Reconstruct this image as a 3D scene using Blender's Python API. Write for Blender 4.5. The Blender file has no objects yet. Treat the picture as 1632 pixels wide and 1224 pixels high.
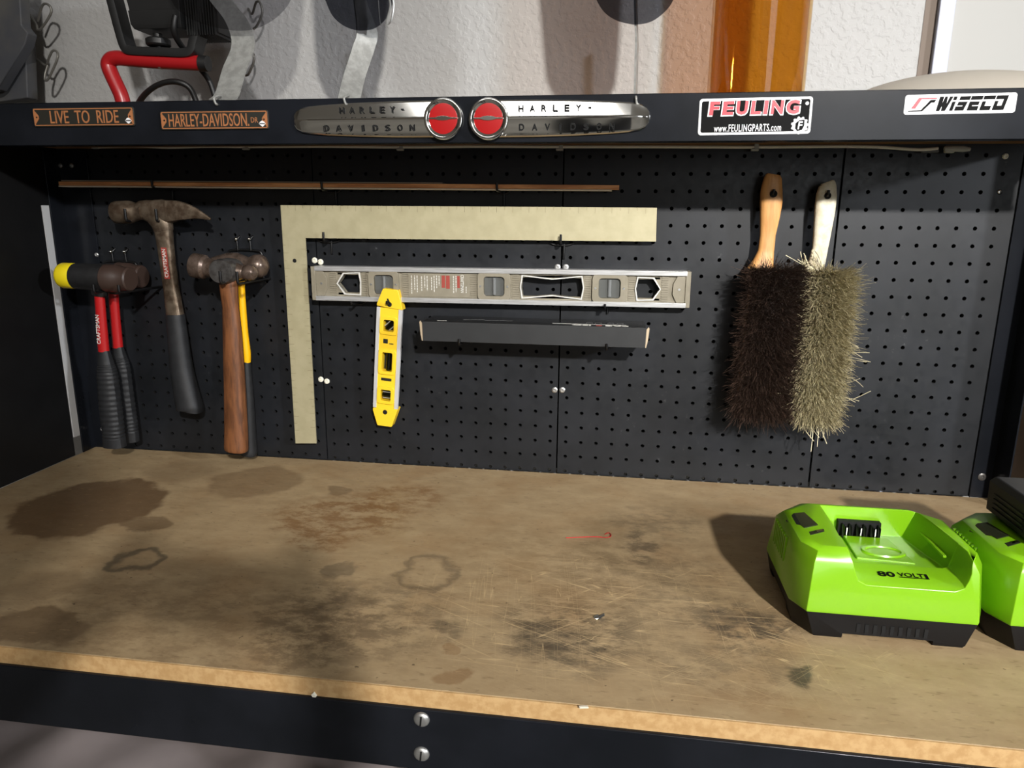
import bpy, bmesh, math, random
from mathutils import Vector, Matrix
random.seed(7)
U = 0.0254                                   # everything below is written in inches
sc = bpy.context.scene
COL = sc.collection

# ------------------------------------------------------------------ camera
CAM = Vector((18.80966, -44.91218, 16.58121))
CX = Vector((0.98977179, 0.14243627, 0.00798221))      # right
CD = Vector((0.040184, -0.22467217, -0.9736055))       # down
CF = Vector((-0.13688335, 0.96396801, -0.22809783))    # forward
FPX = 1133.678
cd = bpy.data.cameras.new('camera'); co = bpy.data.objects.new('camera', cd); COL.objects.link(co)
cd.sensor_width = 36.0; cd.lens = FPX / 1632 * 36.0; cd.clip_start = 0.02
co.matrix_world = Matrix(((CX.x, -CD.x, -CF.x, CAM.x * U), (CX.y, -CD.y, -CF.y, CAM.y * U),
                          (CX.z, -CD.z, -CF.z, CAM.z * U), (0, 0, 0, 1)))
sc.camera = co

# ------------------------------------------------------------------ light and exposure
sc.view_settings.view_transform = 'Standard'; sc.view_settings.look = 'None'
sc.view_settings.gamma = 1.0; sc.view_settings.use_curve_mapping = False
sc.view_settings.exposure = 0.0
w = bpy.data.worlds.new('world'); sc.world = w; w.use_nodes = True
w.node_tree.nodes['Background'].inputs[0].default_value = (0.9, 0.95, 1.0, 1)
w.node_tree.nodes['Background'].inputs[1].default_value = 0.05

def area_light(name, loc, aim, sx, sy, power, color):
    l = bpy.data.lights.new(name, 'AREA'); l.shape = 'RECTANGLE'
    l.size = sx * U; l.size_y = sy * U; l.energy = power; l.color = color
    o = bpy.data.objects.new(name, l); COL.objects.link(o)
    o.location = Vector(loc) * U
    o.rotation_euler = (Vector(aim) - Vector(loc)).to_track_quat('-Z', 'Y').to_euler()
    return o
k_ = area_light('ceiling_lamp_key', (77, -160, 81.5), (29, -6, 13), 7, 5, 16, (1.0, 0.97, 0.93)); k_.data.spread = math.radians(42)
area_light('ceiling_lamp_side', (150, -84, 51), (25, -3, 15), 8, 6, 15, (0.93, 0.96, 1.0)).data.spread = math.radians(70)
area_light('added_top_fill', (10, -158, 85), (10, -158, 0), 90, 40, 46, (1.0, 0.97, 0.93))  # added overhead fill for fronts and chrome, no such lamp known
area_light('added_front_fill', (70, -202, 22), (20, 0, 12), 90, 56, 38, (0.93, 0.97, 1.0))  # made-up soft fill from the front, stands for no known opening

# ------------------------------------------------------------------ helpers
def at(u, v, y):
    d = CX * ((u - 816) / FPX) + CD * ((v - 612) / FPX) + CF
    return CAM + d * ((y - CAM.y) / d.y)
def atz(u, v, z=0.0):
    d = CX * ((u - 816) / FPX) + CD * ((v - 612) / FPX) + CF
    return CAM + d * ((z - CAM.z) / d.z)
def pxw(u, v, y, wd):                        # a width in pixels as inches at that place
    return (at(u + wd / 2, v, y) - at(u - wd / 2, v, y)).length
def srgb(r, g, b):
    f = lambda c: (c / 255 / 12.92) if c <= 10 else ((c / 255 + 0.055) / 1.055) ** 2.4
    return (f(r), f(g), f(b), 1.0)
V = Vector

def box_bm(lo, hi):
    bm = bmesh.new()
    vs = [bm.verts.new((x, y, z)) for x in (lo[0], hi[0]) for y in (lo[1], hi[1]) for z in (lo[2], hi[2])]
    for f in ((0, 1, 3, 2), (4, 6, 7, 5), (0, 4, 5, 1), (2, 3, 7, 6), (0, 2, 6, 4), (1, 5, 7, 3)):
        bm.faces.new([vs[i] for i in f])
    return bm
class MB:
    def __init__(s): s.v = []; s.f = []; s.m = []; s.cur = 0
    def add(s, vs, fs):
        o = len(s.v); s.v += [V(p) for p in vs]
        for f in fs: s.f.append([i + o for i in f]); s.m.append(s.cur)
        return s
    def mat(s, i): s.cur = i; return s
    def box(s, lo, hi):
        vs = [(x, y, z) for x in (lo[0], hi[0]) for y in (lo[1], hi[1]) for z in (lo[2], hi[2])]
        return s.add(vs, [(0, 1, 3, 2), (4, 6, 7, 5), (0, 4, 5, 1), (2, 3, 7, 6), (0, 2, 6, 4), (1, 5, 7, 3)])
    def obox(s, c, ax, ay, az):              # oriented box: centre and three half-axes
        c = V(c); vs = [c + V(ax) * i + V(ay) * j + V(az) * k for i in (-1, 1) for j in (-1, 1) for k in (-1, 1)]
        return s.add(vs, [(0, 1, 3, 2), (4, 6, 7, 5), (0, 4, 5, 1), (2, 3, 7, 6), (0, 2, 6, 4), (1, 5, 7, 3)])
    def prism(s, pts, ext):                  # polygon pts (3D) extruded along ext
        n = len(pts); e = V(ext); vs = [V(p) for p in pts] + [V(p) + e for p in pts]
        fs = [list(range(n))[::-1], list(range(n, 2 * n))] + [(i, (i + 1) % n, (i + 1) % n + n, i + n) for i in range(n)]
        return s.add(vs, fs)
    def rings(s, rs, cap=True):              # loft through rings of equal count
        n = len(rs[0]); vs = [p for r in rs for p in r]; fs = []
        for k in range(len(rs) - 1):
            for i in range(n):
                j = (i + 1) % n; fs.append((k * n + i, k * n + j, (k + 1) * n + j, (k + 1) * n + i))
        if cap: fs += [list(range(n))[::-1], list(range((len(rs) - 1) * n, len(rs) * n))]
        return s.add(vs, fs)
    def sweep(s, pts, ra, rb=None, n=14, up=(0, 1, 0), power=2.0, cap=True):
        pts = [V(p) for p in pts]; N = len(pts); up = V(up)
        if not hasattr(ra, '__len__'): ra = [ra] * N
        if rb is None: rb = ra
        elif not hasattr(rb, '__len__'): rb = [rb] * N
        rs = []
        for i in range(N):
            t = (pts[min(i + 1, N - 1)] - pts[max(i - 1, 0)]).normalized()
            a = t.cross(up)
            if a.length < 1e-4: a = t.cross(V((1, 0, 0.01)))
            a.normalize(); b = a.cross(t).normalized(); r = []
            for k in range(n):
                th = 2 * math.pi * k / n; c, q = math.cos(th), math.sin(th)
                sg = lambda x: math.copysign(abs(x) ** (2 / power), x)
                r.append(pts[i] + a * ra[i] * sg(c) + b * rb[i] * sg(q))
            rs.append(r)
        return s.rings(rs, cap)
    def tube(s, pts, r, n=10):               # round wire, frame carried along the path
        pts = [V(p) for p in pts]; N = len(pts); rs = []; a = None
        if not hasattr(r, '__len__'): r = [r] * N
        for i in range(N):
            t = (pts[min(i + 1, N - 1)] - pts[max(i - 1, 0)]).normalized()
            if a is None: a = t.orthogonal().normalized()
            else:
                a = a - t * a.dot(t); a.normalize()
            b = t.cross(a)
            rs.append([pts[i] + (a * math.cos(2 * math.pi * k / n) + b * math.sin(2 * math.pi * k / n)) * r[i] for k in range(n)])
        return s.rings(rs)
    def lathe(s, o, ax, prof, n=24):         # prof: (distance along ax, radius)
        o = V(o); ax = V(ax).normalized(); a = ax.orthogonal().normalized(); b = ax.cross(a)
        return s.rings([[o + ax * t + (a * math.cos(2 * math.pi * k / n) + b * math.sin(2 * math.pi * k / n)) * max(r, 1e-3) for k in range(n)] for t, r in prof])
    def build(s, name, mats, parent=None, sharp=35, bevel=0, seg=2, flat=False):
        me = bpy.data.meshes.new(name); org = V((0, 0, 0))
        if parent is not None: org = V(parent['_o'])
        me.from_pydata([(p - org) * U for p in s.v], [], s.f)
        if not isinstance(mats, (list, tuple)): mats = [mats]
        for m in mats: me.materials.append(m)
        me.polygons.foreach_set('material_index', s.m)
        bm = bmesh.new(); bm.from_mesh(me)
        bmesh.ops.recalc_face_normals(bm, faces=bm.faces)
        for f in bm.faces: f.smooth = not flat
        ca = math.radians(sharp)
        for e in bm.edges: e.smooth = e.is_manifold and e.calc_face_angle(0) < ca
        bm.to_mesh(me); bm.free()
        o = bpy.data.objects.new(name, me); COL.objects.link(o)
        if parent is not None:
            o.parent = parent
            if parent.type == 'MESH': o.parent = parent
        o['_o'] = tuple(org)
        if bevel:
            b = o.modifiers.new('bevel', 'BEVEL'); b.width = bevel * U; b.segments = seg
            b.limit_method = 'ANGLE'; b.angle_limit = math.radians(40); b.harden_normals = True
        return o
def tag(o, label, cat, group=None):
    o['label'] = label; o['category'] = cat
    if group: o['group'] = group
    return o
def thing(name, loc, label, cat, group=None):
    o = bpy.data.objects.new(name, None); COL.objects.link(o); o.empty_display_size = 0.02
    o.location = V(loc) * U; o['_o'] = tuple(loc)
    return tag(o, label, cat, group)
def copy_thing(o, loc, label, mats=None):
    c = o.copy(); COL.objects.link(c); c.location = V(loc) * U; c['label'] = label
    for ch in list(o.children):
        d = ch.copy(); COL.objects.link(d); d.parent = c
        for g in ch.children:
            e = g.copy(); COL.objects.link(e); e.parent = d
    return c
def struct(o): o['kind'] = 'structure'; return o
def arc(c, r, a0, a1, n, ax=(1, 0, 0), ay=(0, 0, 1)):
    return [V(c) + V(ax) * r * math.cos(a0 + (a1 - a0) * i / n) + V(ay) * r * math.sin(a0 + (a1 - a0) * i / n) for i in range(n + 1)]
def rrect(w2, h2, r, n=5):                   # rounded rectangle outline, 2D
    p = []
    for cx, cy, a in ((w2 - r, h2 - r, 0), (-w2 + r, h2 - r, 90), (-w2 + r, -h2 + r, 180), (w2 - r, -h2 + r, 270)):
        for i in range(n + 1):
            t = math.radians(a + 90 * i / n); p.append((cx + r * math.cos(t), cy + r * math.sin(t)))
    return p
def smooth_path(pts, n=6):                   # Catmull-Rom through points
    pts = [V(p) for p in pts]; out = []
    for i in range(len(pts) - 1):
        p0 = pts[max(i - 1, 0)]; p1 = pts[i]; p2 = pts[i + 1]; p3 = pts[min(i + 2, len(pts) - 1)]
        for k in range(n):
            t = k / n
            out.append(0.5 * ((2 * p1) + (p2 - p0) * t + (2 * p0 - 5 * p1 + 4 * p2 - p3) * t * t + (3 * p1 - p0 - 3 * p2 + p3) * t ** 3))
    out.append(pts[-1]); return out
def lerp_list(xs, n):                        # matches smooth_path sampling
    out = []
    for i in range(len(xs) - 1):
        for k in range(n): out.append(xs[i] + (xs[i + 1] - xs[i]) * k / n)
    return out + [xs[-1]]
def text_into(mb, s, o, ax, ay, height, width=None, depth=0.01, bold=0.0, shear=0.0, spacing=1.0, align='c'):
    """lettering laid on the plane o + ax,ay (unit vectors): cap height and total width in inches"""
    cu = bpy.data.curves.new('t', 'FONT'); cu.body = s; cu.extrude = 0.0; cu.offset = bold; cu.shear = shear
    cu.space_character = spacing; cu.resolution_u = 3; cu.extrude = 0.02
    ob = bpy.data.objects.new('t', cu); COL.objects.link(ob)
    dg = bpy.context.evaluated_depsgraph_get(); dg.update()
    me = bpy.data.meshes.new_from_object(ob.evaluated_get(dg))
    xs = [v.co.x for v in me.vertices]; ys = [v.co.y for v in me.vertices]
    x0, x1, y0, y1 = min(xs), max(xs), min(ys), max(ys)
    sy = height / (y1 - y0); sx = (width / (x1 - x0)) if width else sy
    ax = V(ax); ay = V(ay); az = ax.cross(ay).normalized(); o = V(o)
    xm = (x0 + x1) / 2 if align == 'c' else x0; ym = (y0 + y1) / 2
    vs = [o + ax * (v.co.x - xm) * sx + ay * (v.co.y - ym) * sy + az * ((v.co.z + 0.02) / 0.04 * depth) for v in me.vertices]
    mb.add(vs, [list(p.vertices) for p in me.polygons])
    bpy.data.objects.remove(ob); bpy.data.curves.remove(cu); bpy.data.meshes.remove(me)
    return mb

def word_into(mb, s, o, ax, ay, height, width, depth, bold, shear, gap=0.14, wid=None):
    wid = wid or {}
    ws = [wid.get(c, 1.0) for c in s]; k = width / (sum(ws) + gap * (len(s) - 1)); x = -width / 2
    for c, w_ in zip(s, ws):
        text_into(mb, c, V(o) + V(ax) * (x + w_ * k / 2), ax, ay, height, w_ * k, depth, bold=bold, shear=shear); x += (w_ + gap) * k

# ------------------------------------------------------------------ materials
class NT:
    def __init__(s, name):
        s.m = bpy.data.materials.new(name); s.m.use_nodes = True; s.t = s.m.node_tree; s.n = s.t.nodes; s.l = s.t.links
        s.b = s.n['Principled BSDF']
    def new(s, t, **kw):
        n = s.n.new(t)
        for k, x in kw.items(): setattr(n, k, x)
        return n
    def put(s, sock, val):
        if isinstance(val, bpy.types.NodeSocket): s.l.new(val, sock)
        else: sock.default_value = val
    def math(s, op, a, b=0.0, c=None):
        n = s.new('ShaderNodeMath', operation=op); s.put(n.inputs[0], a); s.put(n.inputs[1], b)
        if c is not None: s.put(n.inputs[2], c)
        return n.outputs[0]
    def vmath(s, op, a, b):
        n = s.new('ShaderNodeVectorMath', operation=op); s.put(n.inputs[0], a); s.put(n.inputs[1], b); return n.outputs[0]
    def coord(s):
        n = s.new('ShaderNodeTexCoord'); return s.vmath('MULTIPLY', n.outputs['Object'], (1 / U,) * 3)
    def noise(s, vec, scale, detail=3, rough=0.55, sc3=None):
        if sc3: vec = s.vmath('MULTIPLY', vec, sc3)
        n = s.new('ShaderNodeTexNoise'); s.put(n.inputs['Vector'], vec); n.inputs['Scale'].default_value = scale
        n.inputs['Detail'].default_value = detail; n.inputs['Roughness'].default_value = rough
        return n.outputs['Fac']
    def ramp(s, x, lo, hi, a=0.0, b=1.0, smooth=True):
        n = s.new('ShaderNodeMapRange'); n.interpolation_type = 'SMOOTHSTEP' if smooth else 'LINEAR'
        s.put(n.inputs[0], x); n.inputs[1].default_value = lo; n.inputs[2].default_value = hi
        n.inputs[3].default_value = a; n.inputs[4].default_value = b; return n.outputs[0]
    def mix(s, f, a, b):
        n = s.new('ShaderNodeMix', data_type='RGBA'); s.put(n.inputs[0], f); s.put(n.inputs[6], a); s.put(n.inputs[7], b)
        return n.outputs[2]
    def bump(s, h, strength=0.2, dist=0.01):
        n = s.new('ShaderNodeBump'); n.inputs['Strength'].default_value = strength; n.inputs['Distance'].default_value = dist * U
        s.put(n.inputs['Height'], h); s.l.new(n.outputs[0], s.b.inputs['Normal'])
    def set(s, **kw):
        names = dict(color='Base Color', rough='Roughness', metal='Metallic', spec='Specular IOR Level', trans='Transmission Weight', alpha='Alpha', ior='IOR', coat='Coat Weight')
        for k, x in kw.items(): s.put(s.b.inputs[names[k]], x)
        return s
MATS = {}
def M(name, rgb=None, rough=0.5, metal=0.0, spec=0.5, var=0.0, vscale=3.0, rgb2=None, bump=0.0, bscale=20, sc3=None, coat=0.0, lo=0.35, hi=0.65, rvar=0.0):
    if name in MATS: return MATS[name]
    t = NT(name); t.set(color=srgb(*rgb), rough=rough, metal=metal, spec=spec, coat=coat)
    if rgb2 or bump or rvar: c = t.coord()
    if rgb2:
        t.set(color=t.mix(t.ramp(t.noise(c, vscale, 5, 0.6, sc3), lo, hi), srgb(*rgb), srgb(*rgb2)))
    if rvar:
        t.set(rough=t.ramp(t.noise(c, vscale * 1.7, 4), 0.3, 0.7, max(rough - rvar, 0.02), rough + rvar))
    if bump: t.bump(t.noise(c, bscale, 3, 0.6, sc3), bump, 0.02)
    MATS[name] = t.m
    return t.m
M('black_enamel', (20, 22, 26), 0.22, spec=0.2, rgb2=(26, 28, 33), vscale=0.25, bump=0.03, bscale=9)
M('black_panel', (8, 8, 9), 0.55, spec=0.3, rgb2=(12, 12, 13), vscale=0.5)
M('black_plastic', (24, 24, 25), 0.5, rgb2=(30, 30, 31), vscale=2, bump=0.1, bscale=40)
M('black_rubber', (27, 28, 30), 0.55, spec=0.45, rgb2=(34, 35, 37), vscale=2)
M('black_wire', (10, 10, 11), 0.42)
M('void_black', (4, 4, 4), 0.9)
M('chrome', (225, 225, 222), 0.09, 1.0)
M('screw_white', (225, 222, 205), 0.4)
M('zinc', (190, 190, 188), 0.35, 0.85)
M('aluminium', (205, 205, 205), 0.38, 0.55, rgb2=(180, 180, 178), vscale=3, sc3=(0.2, 3, 3))
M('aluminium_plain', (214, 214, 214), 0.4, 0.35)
M('square_steel', (178, 170, 138), 0.5, 0.25, rgb2=(170, 162, 130), vscale=0.9, bump=0.05, rvar=0.08)
M('vial_pale', (138, 140, 142), 0.3)
M('square_marks', (120, 112, 84), 0.6, 0.2)
M('level_taupe', (136, 129, 112), 0.55, rgb2=(126, 119, 102), vscale=1)
M('white_print', (205, 203, 196), 0.6)
M('red_print', (150, 62, 52), 0.6)
M('black_print', (22, 24, 20), 0.6)
M('yellow_plastic', (240, 200, 44), 0.4)
M('yellow_fibre', (248, 186, 12), 0.35)
M('red_paint', (170, 24, 26), 0.35)
M('mallet_yellow', (226, 204, 24), 0.45)
M('mallet_brown', (58, 44, 38), 0.45)
M('steel_worn', (122, 108, 92), 0.42, 0.7, rgb2=(86, 70, 56), vscale=1.6, bump=0.15, bscale=8, rvar=0.12)
M('steel_brown', (114, 98, 88), 0.33, 0.55, rgb2=(88, 74, 64), vscale=2.2, rvar=0.1)
M('steel_grey', (98, 96, 94), 0.42, 0.6, rgb2=(74, 70, 68), vscale=2.5)
M('handle_wood', (122, 76, 44), 0.5, rgb2=(84, 50, 28), vscale=1.4, sc3=(2.5, 2.5, 0.35), bump=0.08)
M('beech', (206, 152, 92), 0.45, rgb2=(188, 132, 74), vscale=1.5, sc3=(3, 3, 0.35))
M('white_handle', (222, 214, 192), 0.55, rgb2=(196, 184, 156), vscale=1.8, bump=0.2, bscale=6)
M('stick_wood', (232, 168, 110), 0.5, rgb2=(190, 126, 76), vscale=0.9, sc3=(0.35, 3, 3))
M('stick_pale', (226, 216, 196), 0.6)
M('stick_grey', (150, 138, 120), 0.6)
M('deck_wood', (150, 112, 72), 0.7, rgb2=(122, 88, 54), vscale=0.6, sc3=(0.3, 3, 3))
M('box_black', (32, 33, 34), 0.55, rgb2=(37, 38, 39), vscale=0.7)
M('box_top', (24, 24, 25), 0.25)
M('box_core', (178, 160, 134), 0.8)
M('box_grey', (92, 92, 92), 0.5)
M('green_plastic', (122, 178, 20), 0.28, coat=0.15)
M('charger_black', (14, 13, 14), 0.5, spec=0.25, bump=0.08, bscale=50)
M('charger_dark', (40, 44, 30), 0.2)
M('sign_ground', (34, 33, 27), 0.5)
M('sign_orange', (162, 104, 64), 0.5)
M('sticker_black', (10, 10, 10), 0.5, spec=0.06)
M('sticker_white', (238, 238, 238), 0.4)
M('sticker_red', (190, 32, 50), 0.4)
M('emblem_red', (158, 18, 20), 0.3)
M('lamp_black', (20, 20, 20), 0.5)
M('lamp_red', (150, 22, 26), 0.32)
M('cord_black', (14, 14, 14), 0.5)
M('dome_beige', (160, 153, 142), 0.6)
M('dark_grey_cloth', (52, 53, 57), 0.7, rgb2=(70, 68, 64), vscale=0.25)
M('pale_sheet', (148, 138, 137), 0.6, rgb2=(134, 124, 122), vscale=0.1)
M('rope_clear', (226, 222, 208), 0.35)
M('clip_clear', (170, 170, 164), 0.3)
M('galvanised', (160, 160, 156), 0.5, 0.4, rgb2=(140, 140, 136), vscale=2.5, bump=0.15)
M('wire_grey', (120, 118, 112), 0.4, 0.5)
M('thread_red', (190, 30, 36), 0.6)
M('cord_yellow', (222, 176, 20), 0.5)
M('door_white', (152, 151, 147), 0.5)
M('trim_white', (166, 170, 184), 0.4)
M('brown_gap', (116, 104, 94), 0.8)
M('brown_block', (150, 122, 98), 0.7)
M('skin', (198, 150, 124), 0.5)
M('shirt', (46, 50, 58), 0.8)
M('trousers', (40, 42, 52), 0.8)
M('hair', (60, 44, 34), 0.6)
M('floor_concrete', (172, 168, 160), 0.7, rgb2=(150, 146, 140), vscale=0.05)
M('ceiling_white', (210, 206, 200), 0.9)
M('dark_room', (120, 112, 102), 0.9)
M('pale_bristle', (214, 204, 170), 0.6)

def bristle_mat(name, c1, c2, rough):
    t = NT(name); g = t.new('ShaderNodeNewGeometry')
    t.set(color=t.mix(g.outputs['Random Per Island'], srgb(*c1), srgb(*c2)), rough=rough, spec=0.4); MATS[name] = t.m
bristle_mat('bristle_brown', (30, 22, 18), (82, 63, 52), 0.45)
bristle_mat('bristle_tan', (142, 132, 100), (198, 187, 150), 0.55)

def clear_mat(name, rgb, rough=0.05, mixf=0.35, ior=1.45):
    """tinted clear plastic or glass"""
    t = NT(name); t.n.remove(t.b); out = t.n['Material Output']
    tr = t.new('ShaderNodeBsdfTransparent'); tr.inputs[0].default_value = srgb(*rgb)
    gl = t.new('ShaderNodeBsdfGlossy'); gl.inputs['Roughness'].default_value = rough
    fr = t.new('ShaderNodeFresnel'); fr.inputs[0].default_value = ior
    ge = t.new('ShaderNodeNewGeometry'); ff = t.math('MULTIPLY', fr.outputs[0], t.math('SUBTRACT', 1.0, ge.outputs['Backfacing']))
    mx = t.new('ShaderNodeMixShader'); t.l.new(ff, mx.inputs[0]); t.l.new(tr.outputs[0], mx.inputs[1]); t.l.new(gl.outputs[0], mx.inputs[2])
    t.l.new(mx.outputs[0], out.inputs[0]); MATS[name] = t.m
clear_mat('clear_plate', (222, 222, 224))
clear_mat('smoked_plate', (164, 166, 172))
clear_mat('window_plastic', (232, 232, 230), 0.12)
clear_mat('vial_green', (150, 160, 60), 0.1)
clear_mat('amber_glass', (238, 213, 160), 0.04)

def wall_mat():
    t = NT('wall_paint'); c = t.coord()
    t.set(color=srgb(164, 163, 161), rough=0.55, spec=0.4)
    n1 = t.noise(c, 2.6, 3, 0.5); t.bump(t.ramp(n1, 0.42, 0.62), 0.5, 0.035); MATS['wall_paint'] = t.m
wall_mat()

def peg_mat():
    t = NT('pegboard_black'); c = t.coord()
    n = t.noise(c, 0.35, 4, 0.6); n2 = t.noise(c, 2.2, 5, 0.7)
    base = t.mix(t.ramp(n, 0.3, 0.7), srgb(22, 24, 27), srgb(29, 31, 35))
    scuff = t.math('MULTIPLY', t.ramp(n2, 0.62, 0.76), t.ramp(t.noise(c, 0.16, 2), 0.52, 0.66))
    t.set(color=t.mix(t.math('MULTIPLY', scuff, 0.35), base, srgb(110, 110, 112)), rough=t.ramp(n2, 0.3, 0.7, 0.38, 0.48), spec=0.36)
    t.bump(t.noise(c, 30, 2), 0.06, 0.02); MATS['pegboard_black'] = t.m
peg_mat()

def worktop_mat():
    t = NT('worktop_hardboard'); c = t.vmath('ADD', t.coord(), (12, -12, -36))
    grain = t.noise(c, 0.8, 6, 0.7, (0.6, 1.2, 1)); blot = t.noise(c, 0.22, 4, 0.6)
    col = t.mix(t.ramp(grain, 0.3, 0.7), srgb(157, 134, 101), srgb(173, 150, 115))
    col = t.mix(t.math('MULTIPLY', t.ramp(blot, 0.45, 0.7), 0.5), col, srgb(152, 122, 86))
    wob = t.new('ShaderNodeTexNoise'); t.put(wob.inputs['Vector'], c); wob.inputs['Scale'].default_value = 0.55; wob.inputs['Detail'].default_value = 4
    cw = t.vmath('ADD', c, t.vmath('MULTIPLY', t.vmath('SUBTRACT', wob.outputs['Color'], (0.5, 0.5, 0.5)), (2.4, 2.4, 0)))
    fine = t.noise(c, 0.9, 7, 0.72, (0.8, 1.25, 1))
    def stain_shade(u, v, du, dv, soft, k, rgb, rough=False, hole=0.0):
        nonlocal col
        p = atz(u, v); rx = abs(atz(u + du, v).x - atz(u - du, v).x) / 2; ry = abs(atz(u, v - dv).y - atz(u, v + dv).y) / 2
        d = t.vmath('MULTIPLY', t.vmath('SUBTRACT', cw, (p.x, p.y, 0)), (1 / rx, 1 / ry, 0))
        ln = t.new('ShaderNodeVectorMath', operation='LENGTH'); t.put(ln.inputs[0], d); L = ln.outputs['Value']
        m = t.ramp(L, 1 + soft, 1 - soft)
        if hole: m = t.math('MULTIPLY', m, t.ramp(L, hole - 0.15, hole + 0.15))
        if rough: m = t.math('MULTIPLY', m, t.ramp(fine, 0.40, 0.60))
        col = t.mix(t.math('MULTIPLY', m, k), col, srgb(*rgb))
    dk = (84, 62, 40); gr = (62, 56, 48); br = (120, 84, 48)
    stain_shade(145, 806, 112, 50, 0.07, 0.80, (92, 68, 44)); stain_shade(235, 835, 40, 14, 0.15, 0.5, dk)
    stain_shade(405, 767, 74, 26, 0.12, 0.45, (100, 76, 50)); stain_shade(290, 750, 60, 18, 0.3, 0.25, dk)
    stain_shade(541, 782, 22, 8, 0.2, 0.45, dk); stain_shade(220, 892, 52, 20, 0.1, 0.65, (66, 62, 52), hole=0.65)
    stain_shade(60, 996, 90, 28, 0.15, 0.6, dk); stain_shade(85, 935, 60, 26, 0.35, 0.35, dk)
    stain_shade(540, 825, 110, 38, 0.25, 0.75, br, True); stain_shade(640, 790, 70, 22, 0.4, 0.6, br, True)
    stain_shade(500, 865, 50, 12, 0.3, 0.55, br, True)
    stain_shade(545, 908, 32, 13, 0.15, 0.45, gr); stain_shade(683, 912, 46, 28, 0.12, 0.55, (80, 68, 54), hole=0.78)
    stain_shade(515, 985, 85, 72, 0.6, 0.55, (58, 46, 36), True); stain_shade(640, 985, 70, 60, 0.7, 0.45, (70, 60, 48), True); stain_shade(540, 960, 40, 26, 0.5, 0.5, (60, 48, 36))  # grime, with part of the cast shadow here painted in
    stain_shade(715, 1000, 34, 20, 0.3, 0.5, gr, True); stain_shade(720, 1032, 20, 11, 0.15, 0.4, br); stain_shade(722, 1078, 26, 13, 0.2, 0.5, br)
    stain_shade(900, 1010, 110, 50, 0.5, 0.75, gr, True); stain_shade(870, 1015, 50, 28, 0.5, 0.45, gr); stain_shade(1040, 930, 150, 70, 0.6, 0.35, gr, True)
    stain_shade(1045, 832, 80, 26, 0.5, 0.4, (84, 76, 62), True); stain_shade(1018, 872, 22, 28, 0.5, 0.6, gr, True)
    stain_shade(1190, 1000, 80, 34, 0.5, 0.8, gr, True); stain_shade(1165, 985, 26, 10, 0.4, 0.5, gr); stain_shade(1272, 1076, 22, 13, 0.35, 0.8, (48, 44, 38)); stain_shade(1160, 1060, 120, 40, 0.6, 0.35, gr, True)
    stain_shade(300, 1000, 330, 90, 0.5, 0.4, (104, 82, 58), True); stain_shade(870, 900, 160, 80, 0.6, 0.3, (120, 96, 64), True); stain_shade(1230, 1120, 90, 24, 0.5, 0.3, br, True)
    # knife scratches
    reg = atz(1010, 985); rg = t.vmath('MULTIPLY', t.vmath('SUBTRACT', c, (reg.x, reg.y, 0)), (1 / 11, 1 / 6, 0))
    ln = t.new('ShaderNodeVectorMath', operation='LENGTH'); t.put(ln.inputs[0], rg); rm = t.ramp(ln.outputs['Value'], 1.2, 0.5)
    for ang, sx, sy, off, k in ((0.05, 0.035, 3.2, 3, 0.8), (-0.06, 0.03, 2.6, 17, 0.7), (0.45, 0.05, 2.6, 11, 0.7), (-0.7, 0.05, 2.4, 23, 0.6), (1.45, 0.07, 2.2, 31, 0.45)):
        r = t.new('ShaderNodeVectorRotate', rotation_type='Z_AXIS'); t.put(r.inputs['Vector'], c); r.inputs['Angle'].default_value = ang
        nn = t.noise(t.vmath('ADD', r.outputs[0], (off, off, off)), 1.0, 1, 0.4, (sx, sy, 1))
        ms = t.math('MULTIPLY', t.ramp(t.math('ABSOLUTE', t.math('SUBTRACT', nn, 0.56)), 0.006, 0.0), t.math('MULTIPLY', rm, k))
        col = t.mix(ms, col, srgb(214, 186, 140))
    fl = t.noise(c, 1.0, 2, 0.6, (1.6, 5.0, 1)); col = t.mix(t.math('MULTIPLY', t.ramp(fl, 0.60, 0.70), 0.32), col, srgb(92, 70, 46)); col = t.mix(t.math('MULTIPLY', t.ramp(fl, 0.36, 0.28), 0.25), col, srgb(196, 168, 126))
    sp = t.noise(c, 2.4, 2, 0.5); col = t.mix(t.math('MULTIPLY', t.ramp(sp, 0.73, 0.76), 0.7), col, srgb(60, 44, 32))
    t.set(color=col, rough=t.ramp(fine, 0.3, 0.7, 0.42, 0.58), spec=0.4); t.bump(t.noise(c, 8, 3), 0.05, 0.02)
    MATS['worktop_hardboard'] = t.m
worktop_mat()
M('worktop_edge', (198, 162, 112), 0.7, rgb2=(180, 142, 92), vscale=2.6, bump=0.2, bscale=10)

# ------------------------------------------------------------------ the setting
WY = 2.2
def slab(name, lo, hi, m): return struct(MB().box(lo, hi).build(name, MATS[m]))
slab('wall_back', (-90, WY, -36), (35.7, WY + 4, 86), 'wall_paint')
slab('wall_left', (-94, -205, -36), (-90, WY + 4, 86), 'dark_room')
slab('wall_right', (176, -205, -36), (180, WY + 4, 86), 'wall_paint')
slab('wall_front', (-90, -209, -36), (176, -205, 86), 'dark_room')
slab('floor', (-94, -209, -38), (180, WY + 4, -36), 'floor_concrete')
slab('ceiling', (-94, -209, 86), (180, WY + 4, 88), 'ceiling_white')
struct(MB().box((37.1, WY - 0.1, -36), (120, WY + 4, 86)).build('door_1', MATS['door_white']))
struct(MB().box((36.3, WY - 0.35, -36), (37.15, WY + 1, 86)).build('trim_1', MATS['trim_white'], bevel=0.06))
struct(MB().box((35.65, WY - 0.03, -36), (36.3, WY + 1, 86)).build('trim_2', MATS['brown_gap']))

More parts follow.
